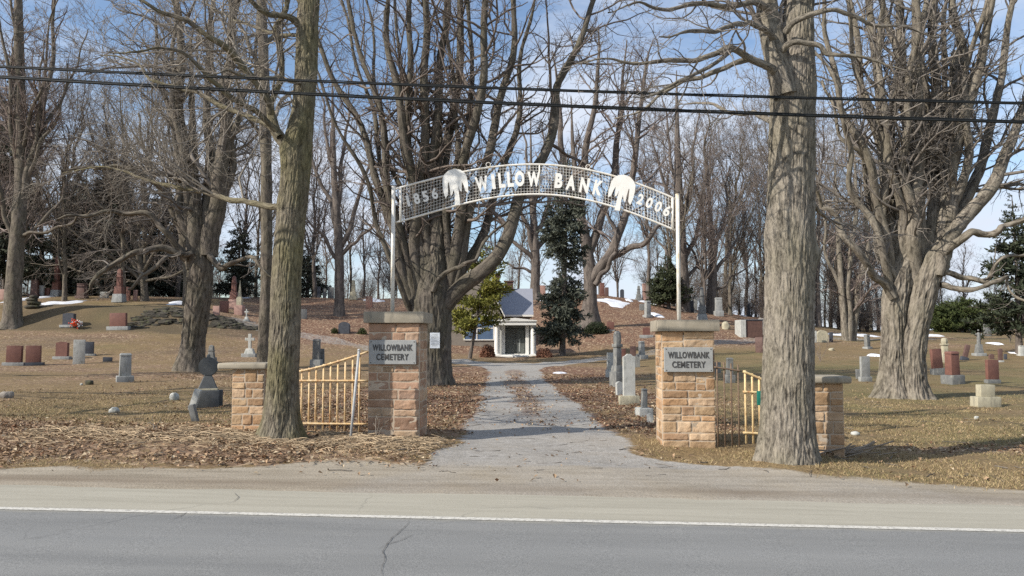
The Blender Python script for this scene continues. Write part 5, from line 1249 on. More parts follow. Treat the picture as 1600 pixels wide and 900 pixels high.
m = MB(); m.box((0, .62, .16 + ch - .10), (dw, .1, .2)); m.build('door_lintel', M['door_dark'], root, smooth=False)
for sx in (-1, 1):
    m = MB(); m.box((sx * dw / 4, .64, .14 + (ch - .2) / 2), (dw / 2 - .012, .06, ch - .22), bev=.006)
    m.box((sx * dw / 4, .60, .14 + (ch - .2) * .5), (dw / 2 * .74, .03, (ch - .22) * .88), bev=.006); dr_ = m.build('door', M['door_dark'], root, smooth=False)
    m = MB(); m.tube([(sx * .055, .565, .85), (sx * .055, .565, 1.2)], .016, 8); m.build('handle', M['door_pale'], dr_)
m = MB(); m.box((dw * .20, .572, .80), (.09, .02, .9), bev=.004); m.build('glazed_strip', M['door_pale'], root, smooth=False)
m = MB(); m.box((0, .55, .165), (dw, .18, .10)); m.build('threshold', M['white_stone'], root, smooth=False)
z0 = .16 + ch
m = MB(); m.box((0, 1.15, z0 + .13), (W, 2.95, .26), bev=.012)
V, q, t = extrude_poly([(-W / 2 - .04, z0 + .262), (W / 2 + .04, z0 + .262), (W / 2 + .04, z0 + .33), (0, z0 + .50), (-W / 2 - .04, z0 + .33)], 3.1, Matrix.Translation((0, 1.15, 0)))
m.add(V, q, t); m.build('roof', M['white_stone'], root, smooth=False)

hb = P(770, 535, 63.0); hb[2] = float(H(hb[0], 63)) - .1; k = 63 / F
root = thing('house', 'low house with blue-grey slate roof and blue window behind the mausoleum', 'house', hb, 0)
def HZ(py): return P(770, py, 63)[2] - hb[2]
def HX(px): return (px - 770) * k
m = MB()
x0, x1 = HX(700), HX(831); ze, zr = HZ(493), HZ(450)
m.box(((x0 + x1) / 2, 2.6, ze / 2), (x1 - x0 - .3, 4.6, ze)); m.build('wall', M['house_wall'], root, smooth=False)
# main roof, ridge along the view's width
m = MB(); th = .12
sl = [(-.25, ze - .05), (2.6, zr), (5.4, ze - .05), (5.4, ze - .05 + th), (2.6, zr + th), (-.25, ze - .05 + th)]
n = len(sl)
def prism_x(m, sl, xa, xb):
    n = len(sl); V = [(xa, y_, z_) for y_, z_ in sl] + [(xb, y_, z_) for y_, z_ in sl]
    tr = tessellate_polygon([[Vector((y_, z_, 0)) for y_, z_ in sl]])
    m.add(V, [[i, (i + 1) % n, n + (i + 1) % n, n + i] for i in range(n)], [list(t) for t in tr] + [[n + a for a in t] for t in tr])
prism_x(m, sl, HX(771), x1 + .12); m.build('roof', M['roof_slate'], root, smooth=False)
m = MB(); m.box(((HX(771) + x1) / 2, -.28, ze - .02), (x1 - HX(771) + .24, .05, .14)); m.build('eave_board', M['white_paint'], root, smooth=False)
m = MB(); prism_x(m, [(.1, ze), (2.6, zr - .02), (5.1, ze)], x1 - .28, x1 - .16); m.build('gable_wall', M['house_wall'], root, smooth=False)
# front wing with its gable to the drive
g0, g1, gp, zgp = HX(698), HX(789), HX(744), HZ(408)
m = MB(); V, q, t = extrude_poly([(g0 + .25, 0), (g1 - .25, 0), (g1 - .25, ze - .1), (gp, zgp - .12), (g0 + .25, ze - .1)], 3.4, Matrix.Translation((0, .2, 0))); m.add(V, q, t); m.build('wing_wall', M['house_wall'], root, smooth=False)
m = MB()
V, q, t = extrude_poly([(g0, ze - .12), (gp, zgp), (g1, ze - .12), (g1 + .02, ze), (gp, zgp + .15), (g0 - .02, ze)], 3.8, Matrix.Translation((0, .4, 0))); m.add(V, q, t); m.build('wing_roof', M['roof_slate'], root, smooth=False)
m = MB()
V, q, t = extrude_poly([(g0, ze - .22), (gp, zgp - .10), (g1, ze - .22), (g1, ze - .06), (gp, zgp + .06), (g0, ze - .06)], .06, Matrix.Translation((0, -1.55, 0))); m.add(V, q, t); m.build('bargeboard', M['white_paint'], root, smooth=False)
wx0, wx1, wz0, wz1 = HX(727), HX(772), HZ(531), HZ(494)
m = MB(); m.box(((wx0 + wx1) / 2, -1.53, (wz0 + wz1) / 2), (wx1 - wx0, .06, wz1 - wz0)); wi = m.build('window', M['window_blue'], root, smooth=False)
m = MB()
for x_ in (wx0, (wx0 + wx1) / 2 - .15, wx1): m.box((x_, -1.57, (wz0 + wz1) / 2), (.07, .06, wz1 - wz0 + .07))
for z_ in (wz0, wz0 + (wz1 - wz0) * .48, wz1): m.box(((wx0 + wx1) / 2, -1.574, z_), (wx1 - wx0 - .08, .05, .07))
m.build('window_frame', M['white_paint'], wi, smooth=False)
for px0, px1, pt, yy_ in ((788, 802, 437, 2.6), (768, 780, 427, 2.4)):
    m = MB(); zt = HZ(pt); m.box(((HX(px0) + HX(px1)) / 2, yy_, (zt + zr - 1) / 2), (HX(px1) - HX(px0), .6, zt - zr + 1)); m.box(((HX(px0) + HX(px1)) / 2, yy_, zt + .04), (HX(px1) - HX(px0) + .14, .72, .1)); m.build('chimney', M['brick_dark'], root, smooth=False)

# notice on the centre tree
c = P(679.5, 532, 25.84)
root = thing('notice', 'white printed notice fixed to the trunk of the centre tree', 'notice', c, GA)
m = MB(); m.box((0, 0, 0), (.32, .02, .50), bev=.004); m.build('board', M['paper'], root, smooth=False)
m = MB()
for i in range(9): m.box((0.0 if i else -.0, -.0125, .19 - i * .045), (.24 if i % 4 else .16, .002, .012))
m.build('print', M['plaque'], root, smooth=False)
m = MB(); m.tube([(0, .0, .23), (0, .45, .23)], .008, 6); m.build('nail', M['old_iron'], root)

# ------------------------------------------------------------------ gravestones
def arch_profile(w, h, kind):
    if kind == 'round': a = np.linspace(0, np.pi, 14); return [(-w / 2, 0), (w / 2, 0)] + [(w / 2 * math.cos(q), h - w / 2 * .8 + w / 2 * .8 * math.sin(q)) for q in a]
    if kind == 'serp': return [(-w / 2, 0), (w / 2, 0), (w / 2, h * .93), (w * .3, h * .955), (w * .12, h), (-w * .12, h), (-w * .3, h * .955), (-w / 2, h * .93)]
    if kind == 'gable': return [(-w / 2, 0), (w / 2, 0), (w / 2, h * .88), (0, h), (-w / 2, h * .88)]
    if kind == 'slant': return [(-w / 2, 0), (w / 2, 0), (w / 2, h * .94), (-w / 2, h)]

def gravestone(px, by, ty, wpx, kind, mat, label, base='grey_granite', dep=.4, bw=1.45, bh=.18, rz=0.0, tilt=0.0, Y0=None, cat='gravestone', name='gravestone', lean=0.0):
    b = ground_at(px, by) if Y0 is None else P(px, by, Y0)
    b[2] = float(H(b[0], b[1])) - .04; Yv = b[1]; sc = Yv / F
    w = wpx * sc; h = P(px, ty, Yv)[2] - b[2]; d = max(.12, min(w * dep * 1.15, w))
    root = thing(name, label, cat, b, rz)
    if not lean and not tilt and kind in ('slab', 'round', 'serp', 'pillar') and b[1] < 70: lean, tilt = random.gauss(0, .025), random.gauss(0, .022)
    root.rotation_euler = (lean, tilt, rz)
    def bx(nm, m_, c, s_, bev=.02, **kw):
        m = MB(); m.box(c, s_, bev=bev, seg=2, **kw); return m.build(nm, M[m_], root, sharp=35)
    if kind in ('slab', 'round', 'serp', 'gable', 'slant'):
        hb_ = h * bh
        if base: bx('base', base, (0, 0, hb_ / 2), (w * bw, d * 1.5, hb_))
        else: hb_ = 0
        if kind == 'slab': bx('tablet', mat, (0, 0, hb_ + (h - hb_) / 2), (w, d, h - hb_), .015)
        else:
            V, q, t = extrude_poly(arch_profile(w, h - hb_, kind), d, Matrix.Translation((0, 0, hb_))); m = MB(); m.add(V, q, t); m.build('tablet', M[mat], root, sharp=30)
    elif kind == 'pillar':      # squat base, square die, small cap
        hb_ = h * bh
        bx('base', base, (0, 0, hb_ / 2), (w * bw, w * bw, hb_))
        bx('shaft', mat, (0, 0, hb_ + (h * .93 - hb_) / 2), (w, w * .9, h * .93 - hb_), .02, taper=.93)
        bx('cap', mat, (0, 0, h * .965), (w * 1.05, w * .98, h * .07), .02, taper=.8)
    elif kind == 'obelisk':
        hb_ = h * bh
        bx('base', base, (0, 0, hb_ / 2), (w * 2.1, w * 2.1, hb_), .02, taper=.85)
        bx('plinth', mat, (0, 0, hb_ + h * .11), (w * 1.55, w * 1.55, h * .22), .02, taper=.9)
        z0 = hb_ + h * .22; hs = h - z0
        bx('shaft', mat, (0, 0, z0 + hs * .46), (w, w, hs * .92), .01, taper=.68)
        m = MB(); m.box((0, 0, z0 + hs * .96), (w * .70, w * .70, hs * .08), taper=.08); m.build('tip', M[mat], root, smooth=False)
        bx('band', mat, (0, 0, z0 + hs * .55), (w * 1.02, w * 1.02, hs * .06), .005)
    elif kind == 'cross':
        bx('base', base, (0, 0, h * .09), (w * 1.0, w * .7, h * .18), .02); bx('plinth', mat, (0, 0, h * .28), (w * .68, w * .48, h * .22), .02, taper=.7)
        m = MB(); m.box((0, 0, h * .69), (w * .20, w * .18, h * .64), bev=.012); m.build('shaft', M[mat], root, sharp=40)
        bx('arm', mat, (0, 0, h * .78), (w * .66, w * .17, h * .12), .012)
    elif kind == 'spire':
        bx('base', base, (0, 0, h * .14), (w * 1.6, w * 1.6, h * .28), .02); bx('plinth', mat, (0, 0, h * .38), (w, w, h * .22), .02)
        m = MB(); m.box((0, 0, h * .73), (w * .62, w * .62, h * .5), taper=.12); m.build('spire', M[mat], root, smooth=False)
        bx('band', mat, (0, 0, h * .5), (w * .8, w * .8, h * .04), .005)
    elif kind == 'statue':
        bx('base', base, (0, 0, h * .06), (w * 1.5, w * 1.3, h * .12), .02); bx('plinth', mat, (0, 0, h * .27), (w * .95, w * .85, h * .32), .02, taper=.72)
        m = MB()
        m.tubes(np.array([[(0, 0, h * .42), (0, 0, h * .55), (0, 0, h * .72), (0, 0, h * .82), (0, 0, h * .86)]]), np.array([[w * .28, w * .25, w * .24, w * .2, w * .07]]), 12)
        bm = bmesh.new(); bmesh.ops.create_icosphere(bm, subdivisions=2, radius=w * .14, matrix=Matrix.Translation((0, 0, h * .93))); m.add_bm(bm)
        for sx in (-1, 1): m.tube([(sx * w * .16, 0, h * .80), (sx * w * .34, -.02, h * .74), (sx * w * .40, -.05, h * .82)], w * .08, 8)
        m.build('figure', M[mat], root)
    elif kind == 'urn':         # squared die under a taller shaft with a draped urn block
        bx('base', base, (0, 0, h * .14), (w * 1.5, w * 1.5, h * .28), .03); bx('plinth', mat, (0, 0, h * .33), (w * 1.25, w * 1.25, h * .12), .02, taper=.8)
        bx('shaft', mat, (0, 0, h * .54), (w * .82, w * .82, h * .34), .02, taper=.92)
        m = MB(); m.box((0, 0, h * .74), (w * 1.0, w * 1.0, h * .06), bev=.02, seg=2)
        m.tubes(np.array([[(0, 0, h * .77), (0, 0, h * .82), (0, 0, h * .90), (0, 0, h * .97), (0, 0, h)]]), np.array([[w * .42, w * .5, w * .5, w * .42, w * .2]]), 8); m.build('urn', M[mat], root, sharp=35)
    return root

G = gravestone; tl = -.12
# left lawn
G(22, 571, 540, 21, 'slab', 'red_granite', 'red granite gravestone on pale base, leftmost on the left lawn', rz=.25)
G(52, 571, 540, 20, 'slab', 'red_granite', 'red granite gravestone with a dark side, second from the left on the left lawn', 'dark_granite', rz=.3)  # base coloured dark to stand for the shadow on it
G(97, 561, 534, 17, 'serp', 'red_granite', 'dull red gravestone in shade left of the tall pale slab', rz=.1)
G(123, 569, 531, 16, 'slab', 'pale_marble', 'tall pale gravestone without a base on the left lawn', None, .35, rz=.35)
G(139, 556, 534, 13, 'slab', 'dark_granite', 'dark grey gravestone just behind the tall pale slab', rz=.2)
G(195, 597, 552, 17, 'pillar', 'grey_granite', 'stout grey pillar gravestone with square base alone on the left lawn', 'grey_granite', bh=.24, bw=1.45, rz=.5)
G(168, 565, 558, 13, 'slab', 'dark_granite', 'small dark flat marker low in the grass behind the stout grey pillar', None, .4, rz=.3)
G(330, 567, 539, 9, 'obelisk', 'slate', 'slim grey obelisk beyond the round headed monument', bh=.12)
G(390, 558, 522, 22, 'cross', 'pale_marble', 'white stone cross on a stepped base left of the greenish street tree')
G(494, 574, 530, 11, 'pillar', 'slate', 'tall narrow grey shaft seen above the yellow fence', bh=.3, bw=1.5)
G(502.5, 573, 545, 9, 'slab', 'slate', 'short grey slab close beside the tall narrow grey shaft', None, .4)
G(538, 521, 503, 17, 'round', 'dark_granite', 'dark rounded boulder stone between two small green shrubs', None, .5)
# bank and terrace at the left
G(108, 511, 489, 17, 'serp', 'dark_granite', 'dark polished gravestone with orange flowers at the foot of the bank', 'grey_granite')
G(185, 515, 489, 25, 'slab', 'red_granite', 'wide red granite gravestone on a grey base against the stone bank', 'grey_granite', .22, 1.35, .22)
G(88, 463, 399, 6.5, 'obelisk', 'red_granite', 'tallest red obelisk on a grey base on the left terrace', 'grey_granite', bh=.16)
G(55, 464, 437, 11, 'pillar', 'brown_granite', 'reddish brown square column left of the tallest red obelisk', 'brown_granite')
G(65, 464, 446, 7, 'slab', 'grey_granite', 'thin grey slab between the brown square column and the small red stone', None)
G(73, 463, 450, 10, 'slab', 'red_granite', 'small red gravestone left of the tallest red obelisk', None)
G(128, 466, 443, 12, 'pillar', 'brown_granite', 'brown granite column with grey cap in front of the darkest evergreen', 'brown_granite', bw=1.25)
G(163, 466, 456, 12, 'slab', 'grey_granite', 'low pale grey slab left of the red obelisk with the high grey base', None)
G(186, 472, 420, 8, 'obelisk', 'red_granite', 'red obelisk standing on a high grey base on the left terrace', 'grey_granite', bh=.25)
G(200, 470, 448, 6, 'slab', 'red_granite', 'narrow red slab right of the red obelisk with the high grey base', None, .5)
G(211, 470, 453, 6, 'slab', 'pink_granite', 'narrow pinkish slab, last in the row on the left terrace', None, .5)
G(4, 468, 452, 8, 'slab', 'pink_granite', 'pinkish stone cut by the left edge of the view', None, .5)
G(365, 483, 431, 7, 'obelisk', 'red_granite', 'tall red column on the slope right of the leaning lawn tree', 'pink_granite', bh=.3)
G(374, 492, 437, 8, 'spire', 'limestone', 'cream pointed spire monument in front of the tall red column', 'pink_granite')
G(350, 488, 470, 13, 'slab', 'red_granite', 'broad red stone left of the tall red column', None, .3)
G(385, 502, 483, 9, 'cross', 'pale_marble', 'small pale cross halfway up the slope below the cream spire')
G(338, 492, 478, 10, 'slab', 'pink_granite', 'pink stone close to the right side of the leaning lawn tree', None, .3)
G(475, 498, 483, 9, 'slab', 'slate', 'grey slab halfway up the leafy slope beside the greenish street tree', None, .4, rz=.3)
for px, by, ty, w, kd, mt, lb in ((498, 461, 448, 5, 'slab', 'dark_granite', 'tiny dark stone on the ridge, left of the grey block on the skyline'), (517, 461, 449, 9, 'slab', 'slate', 'grey block stone on the skyline left of the upright slope tree'),
    (507, 461, 451, 5, 'slab', 'slate', 'tiny grey stone on the skyline between a dark stone and a grey block'), (552, 468, 437, 6, 'obelisk', 'limestone', 'pale obelisk on the skyline right of the upright slope tree'), (577, 482, 463, 10, 'slab', 'red_granite', 'red stone on the slope beside the left sign pole'),
    (848, 462, 446, 9, 'slab', 'pink_granite', 'orange pink block stone on the hilltop right of the slate roof'), (941, 462, 442, 7, 'pillar', 'red_granite', 'reddish brown square monument on the hilltop right of the spruce'),
    (948, 463, 449, 6, 'slab', 'brown_granite', 'low brown stone close right of the square hilltop monument'), (972, 461, 452, 6, 'round', 'dark_granite', 'small dark stone on the skyline of the right hill'),
    (998, 464, 446, 5, 'obelisk', 'slate', 'thin grey obelisk on the skyline beside the pink pillar'), (1006.5, 465, 443, 5.5, 'pillar', 'pink_granite', 'slender pink pillar on the skyline left of the soft green pine')):
    G(px, by, ty, w, kd, mt, lb, mt if kd in ('obelisk', 'pillar') else None, .4, bw=1.3)
# centre right slope
G(1012, 496, 470, 8, 'pillar', 'grey_granite', 'pale grey column on the hill beside a snow patch', 'grey_granite', rz=.4)
G(1003, 485, 475, 8, 'slab', 'slate', 'small grey slab just left of the pale column on the hill', None, .3)
G(954, 517, 503, 11, 'slab', 'red_granite', 'dull red gravestone at the right end of the dark green hedge', 'grey_granite', .3, 1.2)
G(1010, 528, 511, 11, 'gable', 'red_granite', 'bright red gravestone on a grey base left of the right pillar cap', 'grey_granite', .3, 1.9, .3)
G(1097, 500, 448, 7, 'obelisk', 'slate', 'tall grey obelisk on the hill right of the right sign pole', 'grey_granite', bh=.18)
G(1087, 489, 464, 5, 'slab', 'slate', 'thin blue grey slab left of the tall grey obelisk on the hill', None, .4)
G(1123, 494, 465, 10, 'pillar', 'grey_granite', 'broad grey tapering monument on the snowy hill', 'grey_granite', bw=1.3, bh=.3)
G(1170, 492, 474, 4.5, 'pillar', 'dark_granite', 'slim dark column on the right end of the snowy hill', 'dark_granite')
G(1080, 487, 470, 8, 'slab', 'dark_granite', 'dark slab on the hill close right of the right sign pole', None, .4)
G(1187, 551, 527, 12, 'slab', 'brown_granite', 'dark brown slab at the end of the side road by the thick street tree', None, .25, rz=-.6)
# right of the drive
G(965, 604, 517, 12.5, 'urn', 'slate', 'tall grey monument topped by a carved block, right of the drive', 'slate', rz=.5)
G(953, 590, 551, 10, 'slab', 'pale_marble', 'pale narrow slab just left of the tall carved monument', 'pale_marble', .3, 1.3, .35, rz=.3)
G(983, 632, 553, 18, 'serp', 'pale_marble', 'large pale marble gravestone on a stepped plinth right of the drive', 'limestone', .22, 1.75, .20, rz=.12)
G(968.5, 618, 596, 11, 'round', 'pale_marble', 'small round pale stone leaning on the large marble gravestone', None, .4, rz=.3)
G(1006, 650, 607, 9, 'pillar', 'slate', 'short grey pillar stone on a square base close to the right pillar', 'pale_marble', bw=2.5, bh=.34, rz=.2)
G(1016, 660, 646, 9, 'round', 'pale_marble', 'low pale marker tucked beside the right pillar', None, .5)
G(1003, 561, 533, 8, 'pillar', 'grey_granite', 'small grey pillar gravestone left of the right gate pillar', 'grey_granite', bw=1.8, bh=.25, rz=.4)
G(989, 562, 541, 9, 'slab', 'brown_granite', 'brown square stone behind the large pale marble gravestone', None, .4)
G(993, 574, 556, 13, 'round', 'slate', 'low rounded grey stone behind the large pale marble gravestone', None, .4)
G(974, 560, 545, 7, 'slab', 'red_granite', 'reddish slab half hidden by the tall carved monument', None, .4)
G(1140, 598, 559, 10, 'pillar', 'slate', 'grey shaft on a block seen through the rusty bars', 'slate', bw=1.5, bh=.35)
G(1122, 583, 566, 9, 'slab', 'slate', 'low grey stone seen through the rusty bars beside the right pillar', None, .4)
# right lawn
G(1352, 596, 557, 15, 'slab', 'grey_granite', 'grey upright gravestone on a low base left of the twisted tree', 'grey_granite', .3, 1.3, .22, rz=.2)
G(1342, 592, 577, 8, 'slab', 'slate', 'small grey stone touching the grey upright gravestone', None, .4)
G(1355.5, 545, 523, 7, 'pillar', 'slate', 'small dark sided grey pillar in front of the snow bank', 'grey_granite', bw=1.5, rz=.4)
G(1285, 535, 516, 17, 'round', 'limestone', 'rounded tan stone behind the thick street tree', None, .3)
G(1273, 535, 517, 6, 'slab', 'pale_marble', 'pale narrow slab left of the rounded tan stone', None, .5)
G(1298.5, 534, 519, 5, 'slab', 'dark_granite', 'dark narrow slab right of the rounded tan stone', None, .6)
G(1466, 586, 545, 17, 'slab', 'red_granite', 'broad red granite gravestone right beside the twisted tree', 'slate', .3, 1.25, .28, rz=.2)
G(1489, 600, 549, 16, 'pillar', 'red_granite', 'red granite die on a stepped grey base on the right lawn', 'slate', bw=1.5, bh=.30, rz=.25)
G(1476.5, 566, 528, 10, 'urn', 'limestone', 'tan weathered column with carved top behind the red stones', 'limestone')
G(1506, 563, 538, 7, 'slab', 'brown_granite', 'dark red slab tilting sharply on the right lawn', 'dark_granite', .5, 1.6, .25, tilt=.28)
G(1530, 556, 513, 11, 'statue', 'slate', 'grey monument with a small figure on a tall plinth', 'grey_granite')
G(1543, 525, 506, 10, 'slab', 'slate', 'grey slab in front of the cedars behind the figure monument', None, .4)
G(1551, 599, 562, 20, 'slab', 'red_granite', 'dull red granite gravestone near the right edge', 'slate', .25, 1.2, .2, rz=.2)
G(1563, 566, 545, 6, 'slab', 'brown_granite', 'small brown slab with a pale base near the right edge', 'pale_marble', .5, 1.6)
G(1571, 562, 553, 4, 'slab', 'dark_granite', 'tiny dark marker near the right edge', None, .5)
G(1549, 561, 553, 7, 'round', 'brown_granite', 'tiny round brown stone above the dull red gravestone', None, .5)
G(1540, 636, 601, 24, 'slab', 'limestone', 'pale yellow limestone block on a wide stepped base on the right lawn', 'limestone', .45, 1.65, .50, rz=.12)
G(1596, 556, 540, 7, 'pillar', 'pale_marble', 'pale marker cut by the right edge of the view', 'pale_marble')
G(1352, 506, 486, 16, 'round', 'limestone', 'pale rock like stone at the edge of the far brush', None, .4)

M['disc_stone'] = mat_plain('dark grey stone', (.12, .125, .125), (.085, .09, .09), 7, .7, .3, .006)
# round headed monument near the left pier
b = ground_at(324, 635); sc = b[1] / F
root = thing('scroll_monument', 'dark grey monument with a round disc head on a heavy block near the left pier', 'monument', b, .35)
m = MB(); m.box((0, 0, .17), (.50, .42, .40), bev=.02, seg=2); m.box((.22, .16, .17), (.22, .26, .38), bev=.02, seg=2); m.build('base', M['disc_stone'], root, sharp=35)
m = MB(); m.box((0, 0, .385), (.44, .03 + .34, .05), bev=.015); m.build('plinth', M['limestone'], root, sharp=35)
m = MB(); m.box((0, 0, .54), (.42, .34, .28), taper=.45, tapy=.6, bev=.015); m.build('die', M['disc_stone'], root, sharp=35)
m = MB(); m.box((0, 0, .70), (.18, .18, .12), bev=.02); bm = bmesh.new()
bmesh.ops.create_cone(bm, cap_ends=True, segments=36, radius1=.215, radius2=.215, depth=.15, matrix=Matrix.Translation((0, -.02, .90)) @ Matrix.Rotation(math.pi / 2, 4, 'X'))
bmesh.ops.bevel(bm, geom=[e for e in bm.edges if e.calc_face_angle(0) > 1], offset=.02, segments=2, affect='EDGES'); m.add_bm(bm); m.build('disc', M['disc_stone'], root, sharp=40)
m = MB(); m.box((0, 0, 1.13), (.10, .10, .10), bev=.02, taper=.7); m.build('finial', M['disc_stone'], root, sharp=40)
b2 = P(301, 612, b[1] - .4)
G(299, 634, 607, 10, 'slab', 'pale_marble', 'pale broken block at the left side of the round headed monument', None, .5, tilt=.3, Y0=b[1] - .5)
G(306, 668, 631, 9, 'slab', 'slate', 'narrow grey stone stake leaning in the leaves left of the left pier', None, .35, tilt=-.22, Y0=14.6, lean=.1)

# brown box tomb with a pale end, by the side road
b = ground_at(1172, 528); sc = b[1] / F
root = thing('box_tomb', 'long brown tomb with a pale end face above the side road', 'tomb', b, 0)
w_ = 26 * sc; h_ = 27 * sc
m = MB(); m.box((.35, 1.0, h_ / 2), (w_, 2.0, h_), bev=.02); m.build('body', M['brick_dark'], root, sharp=30)
m = MB(); m.box((.35 - w_ / 2 - .24, .7, h_ / 2 + .02), (.46, 1.6, h_ + .06), bev=.03); m.build('end_slab', M['pale_marble'], root, sharp=30)
m = MB(); m.box((.35, 1.0, h_ + .05), (w_ + .1, 2.1, .1), bev=.02); m.build('lid', M['dark_granite'], root, sharp=30)

# flowers at the dark polished stone
b = ground_at(121, 512) + np.array([0, -.3, 0])
root = thing('flower_bunch', 'bright orange flowers with a few white ones beside the dark polished gravestone', 'flowers', b)
r_ = np.random.default_rng(8)
for nm, mt, cnt, cx in (('orange_flowers', 'orange', 70, 0), ('white_flowers', 'white_petal', 22, .34)):
    m = MB()
    for k in range(cnt):
        p = np.array([cx, 0, .28]) + r_.normal(size=3) * [.15, .13, .14]; bm = bmesh.new(); bmesh.ops.create_icosphere(bm, subdivisions=1, radius=.055, matrix=Matrix.Translation(Vector(p))); m.add_bm(bm)
    m.build(nm, M[mt], root)
m = MB(); s_ = r_.normal(size=(30, 3)) * [.2, .12, 0]
m.tubes(np.stack([s_ * [.3, .3, 0], s_ * [.7, .7, 0] + [0, 0, .15], s_ + [.1, 0, .32]], 1), np.full((30, 3), .008), 3, np.full((30, 3), .8)); m.build('stems', M['twig_brown'], root)

# ------------------------------------------------------------------ rocks and the rough stone bank
def rock_shape(c, s_, seed, sub=3, pw=.8):
    bm = bmesh.new(); bmesh.ops.create_icosphere(bm, subdivisions=sub, radius=1)
    V = np.array([v.co[:] for v in bm.verts]); d = 1 + .28 * vn(V[:, 0] * 1.4, V[:, 1] * 1.4, V[:, 2] * 1.4, seed) + .10 * vn(V[:, 0] * 3.5, V[:, 1] * 3.5, V[:, 2] * 3.5, seed + 1)
    V = np.sign(V) * np.abs(V) ** pw * d[:, None] * np.array(s_) + np.array(c)
    for v, q in zip(bm.verts, V): v.co = q
    return bm
for k, (px, py, w, h, mt, lab) in enumerate(((178, 645, 13, 9, 'pale_marble', 'smooth white stone lying on the left lawn'), (272, 625, 12, 12, 'pale_marble', 'squarish white rock left of the round headed monument'), (10, 622, 17, 12, 'rock', 'grey green rock lying at the far left of the lawn'),
    (139, 601, 12, 8, 'rock_dark', 'small dark rock on the lawn left of the stout grey pillar'), (1337, 680, 12, 6, 'pale_marble', 'small pale stone in the grass right of the right pier'), (1134, 514, 13, 12, 'limestone', 'pale triangular rock on the leafy slope right of the right pillar'),
    (1193, 522, 16, 26, 'rock', 'pale greenish boulder half behind the thick street tree'), (1526, 655, 6, 5, 'pale_marble', 'tiny white pebble below the limestone block'), (1299, 548, 8, 5, 'limestone', 'tiny tan rock on the lawn below the rounded tan stone'), (127, 602, 4, 3, 'pale_marble', 'tiny white pebble beside the small dark rock'))):
    b = ground_at(px, py); sc = b[1] / F; m = MB(); m.add_bm(rock_shape((0, 0, h * sc * .3), (w * sc * .52, w * sc * .42, h * sc * .62), 300 + k)); o = m.build('loose_rock', M[mt], loc=b); tag(o, lab, 'rock')
m = MB(); r_ = np.random.default_rng(31)
b0 = ground_at(300, 505)
for k in range(330):
    px = r_.uniform(196, 408); t_ = (px - 196) / 212; hgt = np.interp(px, [196, 240, 330, 408], [.9, 1.8, 1.6, .5])
    b = ground_at(px, 514 - 2 * math.sin(t_ * 5)); f_ = r_.random(); q = r_.uniform(.10, .30)
    x_, y_ = b[0] + r_.normal() * .2, b[1] + .3 + f_ * 2.6 * hgt / 1.8
    m.add_bm(rock_shape((x_, y_, float(H(x_, y_)) - q * .08), (q * 1.5, q * .9, q * .42), 400 + k, 2, .5), np.array([1, 1, 1.]) * r_.uniform(.6, 1.3))
o = m.build('stone_bank', M['rock_dark'], off=b0, loc=b0, sharp=28); tag(o, 'rough mossy stone retaining bank below the left terrace', 'stone bank')
# split log or fallen trunk dark stack on the bank edge
b = ground_at(50, 482); root = thing('stone_heap', 'dark little heap of stacked slabs on the bank beside the old tree', 'stone heap', b)
m = MB(); 
for k, (dx, dz, w_) in enumerate(((0, .14, 1.3), (.1, .42, 1.1), (-.05, .68, .9), (.1, .9, .6))): m.add_bm(rock_shape((dx, 0, dz), (w_ * .5, .4, .17), 700 + k, 2))
m.build('slabs', M['rock_dark'], root)

# ------------------------------------------------------------------ snow patches
def snow(px0, px1, py0, py1, label, seed, th=.12):
    """an irregular thin bank of old snow draped on the slope"""
    c = ground_at((px0 + px1) / 2, (py0 + py1) / 2); A, B = ground_at((px0 + px1) / 2, py1), ground_at((px0 + px1) / 2, py0)
    hw = (px1 - px0) / 2 * c[1] / F; hd = max(.5, min(6, abs(B[1] - A[1]) / 2)); cy = (A[1] + B[1]) / 2
    R_, N_ = 14, 48; a = np.arange(N_) / N_ * 2 * np.pi
    ed = 1 + .32 * vn(np.cos(a) * 1.6, np.sin(a) * 1.6, 0, seed) + .22 * vn(np.cos(a) * 4, np.sin(a) * 4, 0, seed + 1)
    rr = np.linspace(0, 1, R_)[:, None]
    x_ = c[0] + hw * rr * (ed * np.cos(a))[None]; y_ = cy + hd * rr * (ed * np.sin(a))[None]
    z_ = H(x_, y_) - .05 + (th + .05) * (1 - rr ** 3) * (1 + .25 * vn(x_ * 1.2, y_ * 1.2, 0, seed))
    m = MB(); i = (np.arange(R_ - 1)[:, None] * N_ + np.arange(N_)[None]); j = np.arange(R_ - 1)[:, None] * N_ + (np.arange(N_)[None] + 1) % N_
    m.add(np.stack([x_, y_, z_], -1).reshape(-1, 3), np.stack([i, i + N_, j + N_, j], -1).reshape(-1, 4))
    b = np.array([c[0], cy, float(H(c[0], cy))]); o = m.build('snow_patch', M['snow'], off=b, loc=b); tag(o, label, 'snow patch')
snow(72, 132, 469, 478, 'long white snow patch on the edge of the left terrace', 1)
snow(30, 54, 463, 472, 'short snow patch right of the old tree at the left edge', 2)
snow(256, 288, 472, 477, 'narrow snow strip on the terrace left of the leaning lawn tree', 3)
snow(372, 400, 461, 467, 'thin snow strip on the slope beside the cream spire', 4)
snow(832, 862, 463, 473, 'bright snow patch right of the slate roof', 5)
snow(932, 982, 467, 478, 'largest snow patch on the right hill below the skyline', 6)
snow(975, 990, 467, 471, 'small snow patch at the right tip of the largest hill patch', 7)
snow(1008, 1032, 471, 479, 'slanting snow patch above the pale grey column on the hill', 8)
snow(1016, 1036, 489, 496, 'snow patch right of the foot of the pale grey column', 9)
snow(1092, 1122, 479, 484, 'thin snow strip behind the tall grey obelisk on the hill', 10)
